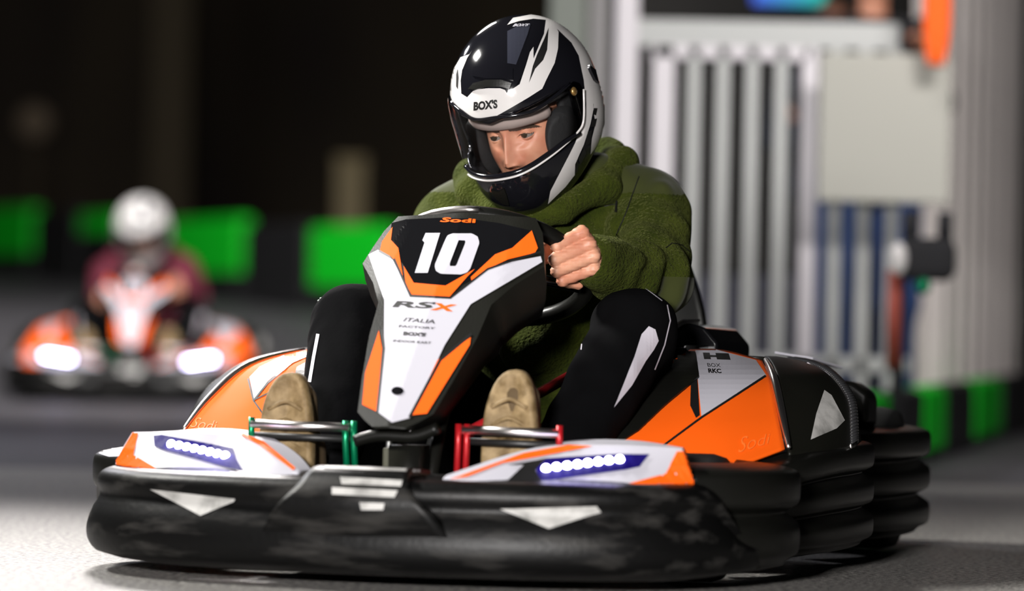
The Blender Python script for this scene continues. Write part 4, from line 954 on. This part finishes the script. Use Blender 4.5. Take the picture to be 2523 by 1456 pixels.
m_ = MB(); laytext(m_, bv, 'BOX\'S', Q([(596, 132), (700, 128), (716, 112), (606, 112)]), 0, .3, .03, .0016, HI); m_.build('small_lettering', M['white'], HE)
# raised brow scoop and crown vent
m_ = MB(); hlay(m_, [(300, 560), (335, 520), (420, 498), (520, 498), (590, 520), (575, 560), (520, 545), (420, 545), (340, 565)], 0, .005, step=7); o = m_.build('brow_vent', M['plastic'], HE); solid(o, .005)
m_ = MB(); hlay(m_, [(322, 470), (335, 410), (420, 392), (520, 392), (600, 420), (600, 500), (520, 488), (420, 488)], 0, .004, step=7); o = m_.build('vent_slider', M['helmet_black'], HE); solid(o, .004)
m_ = MB(); hlay(m_, [(640, 500), (650, 330), (680, 302), (716, 296), (660, 470), (620, 540)], 0, .004, step=7); o = m_.build('vent_fin', M['helmet_black'], HE); solid(o, .004)
m_ = MB(); hlay(m_, [(455, 1250), (500, 1262), (540, 1240), (560, 1290), (575, 1350), (540, 1345), (490, 1310)], 0, .004, step=7); o = m_.build('chin_vent', M['plastic'], HE); solid(o, .004)
m_ = MB(); hlay(m_, [(1105, 395), (1150, 430), (1172, 520), (1150, 500), (1120, 440)], 0, .006, step=6); solid(m_.build('rear_spoiler', M['helmet_black'], HE), .006)
# visor on its own slightly larger surface
a_, b_ = sdf_mesh(lambda p: shell_base(p) - .0065, (-.19, -.16, -.2), (.19, .16, .17), .006)
tmp = fmesh('tmp', a_, b_, M['visor']); bvv = bvh_of(tmp); bpy.data.objects.remove(tmp)
vis = [(120, 640), (165, 655), (230, 705), (330, 765), (480, 752), (640, 730), (760, 690), (880, 610), (960, 540), (1010, 500), (1050, 510), (1080, 560), (1090, 650), (1085, 770), (1050, 850), (960, 940), (850, 1030), (720, 1115), (600, 1165), (440, 1190), (330, 1170), (260, 1120), (200, 980), (160, 820), (120, 700)]
m_ = MB(); lay(m_, bvv, Q(vis), 0, 0, 6, inv=HI)
# far cheek of the visor, mirrored from the near one
nv = len(m_.V); far = MB(); vv = list(m_.V)
ff = [f for f in m_.F if all(vv[i][1] > .085 for i in f)]
use = sorted(set(i for f in ff for i in f)); mp = {u: k for k, u in enumerate(use)}
VS = m_.build('visor', M['visor'], HE, True)
far.add([(vv[u][0], -vv[u][1], vv[u][2]) for u in use], [tuple(mp[i] for i in f) for f in ff]);
me_ = far.build('visor_cheek', M['visor'], HE, True); me_.hide_render = False
def vline(P, w, mat, name, off, r):
    pts = []
    for x, y in cr(P, 6):
        o, d = sight(*Q([(x, y)])[0], HI); h_ = bvv.ray_cast(o, d)
        if h_[0] is not None: pts.append(h_[0] + (h_[1] if h_[1].dot(d) < 0 else -h_[1]) * off)
    return MB().tube(pts, r, 8).build(name, mat, HE, True)
vline([(1086, 560), (1086, 770), (1050, 850), (960, 940), (850, 1030), (720, 1115), (600, 1165), (440, 1190), (330, 1172), (265, 1125)], 0, M['white_gloss'], 'visor_rim', 0, .0022)
vline([(1060, 860), (960, 925), (850, 1005), (720, 1090), (600, 1140), (440, 1165), (330, 1145), (270, 1095)], 0, M['helmet_black'], 'visor_seal', -.002, .005)
vline([(165, 655), (230, 712), (330, 772), (480, 758), (640, 738), (760, 700), (880, 620), (1000, 520)], 0, M['helmet_black'], 'visor_top_seal', -.003, .0035)
o, d = sight(1414, 225, HI); h_ = bvv.ray_cast(o, d)
if h_[0]: MB().sphere(h_[0], .008, sc=(1, .6, 1)).build('pivot', M['amber'], HE, True)
# lining
def pad_sdf(p):
    q = p * np.array((1, 1, 1)); q = np.stack([p[:, 0], np.abs(p[:, 1]), p[:, 2]], 1)
    d = ell(q, (.035, .085, -.075), (.055, .030, .060)); inner = ell(p, (0, 0, -.04), (.096, .077, .12))
    return np.maximum(smax(d, -inner, .01), shell_base(p) + .014)
a_, b_ = sdf_mesh(pad_sdf, (-.04, -.13, -.16), (.11, .13, 0), .005); [fmesh('cheek_pad', a_, b_[ms], M['lining'], HE) for ms in (a_[b_].mean(1)[:, 1] > 0, a_[b_].mean(1)[:, 1] <= 0)]
def liner_sdf(p):
    e_ = ell(p, (-.005, 0, -.012), (.094, .083, .106)); d = np.abs(e_ - .006) - .006
    return smax(np.maximum(d, shell_base(p) + .012), -np.maximum(-(p[:, 0] - .030), p[:, 2] + .004), .006)
a_, b_ = sdf_mesh(liner_sdf, (-.13, -.12, -.13), (.13, .12, .13), .005); fmesh('liner', a_, b_, M['lining'], HE)
MB().tube([(.090 * math.cos(a) + .010, .083 * math.sin(a), -.012) for a in [R(-60 + i * 6) for i in range(21)]], .0145, 10).build('brow_pad', M['lining_grey'], HE, True)

# ------------------------------------------------------------------ distant kart and its driver: same type, further down the track
FM = Matrix.Translation((-1.755, 18.3, 0)) @ Matrix.Rotation(R(-90) + R(1), 4, 'Z')
K2 = copy_tree(K, None, {M['led']: M['led_far']}); K2.matrix_world = FM; K2['label'] = 'orange and white go-kart far behind with both headlights lit'
D2 = copy_tree(DRV, None, {M['fleece']: M['maroon'], M['yoke']: M['maroon']}); D2.matrix_world = FM; D2['label'] = 'person in a maroon jacket and white helmet driving the distant go-kart'
for o in D2.children:
    if o.name.startswith('helmet'):
        o['label'] = 'mostly white full-face helmet'
        o.data = o.data.copy(); o.data.materials[0] = M['white_gloss']
bpy.context.view_layer.update()
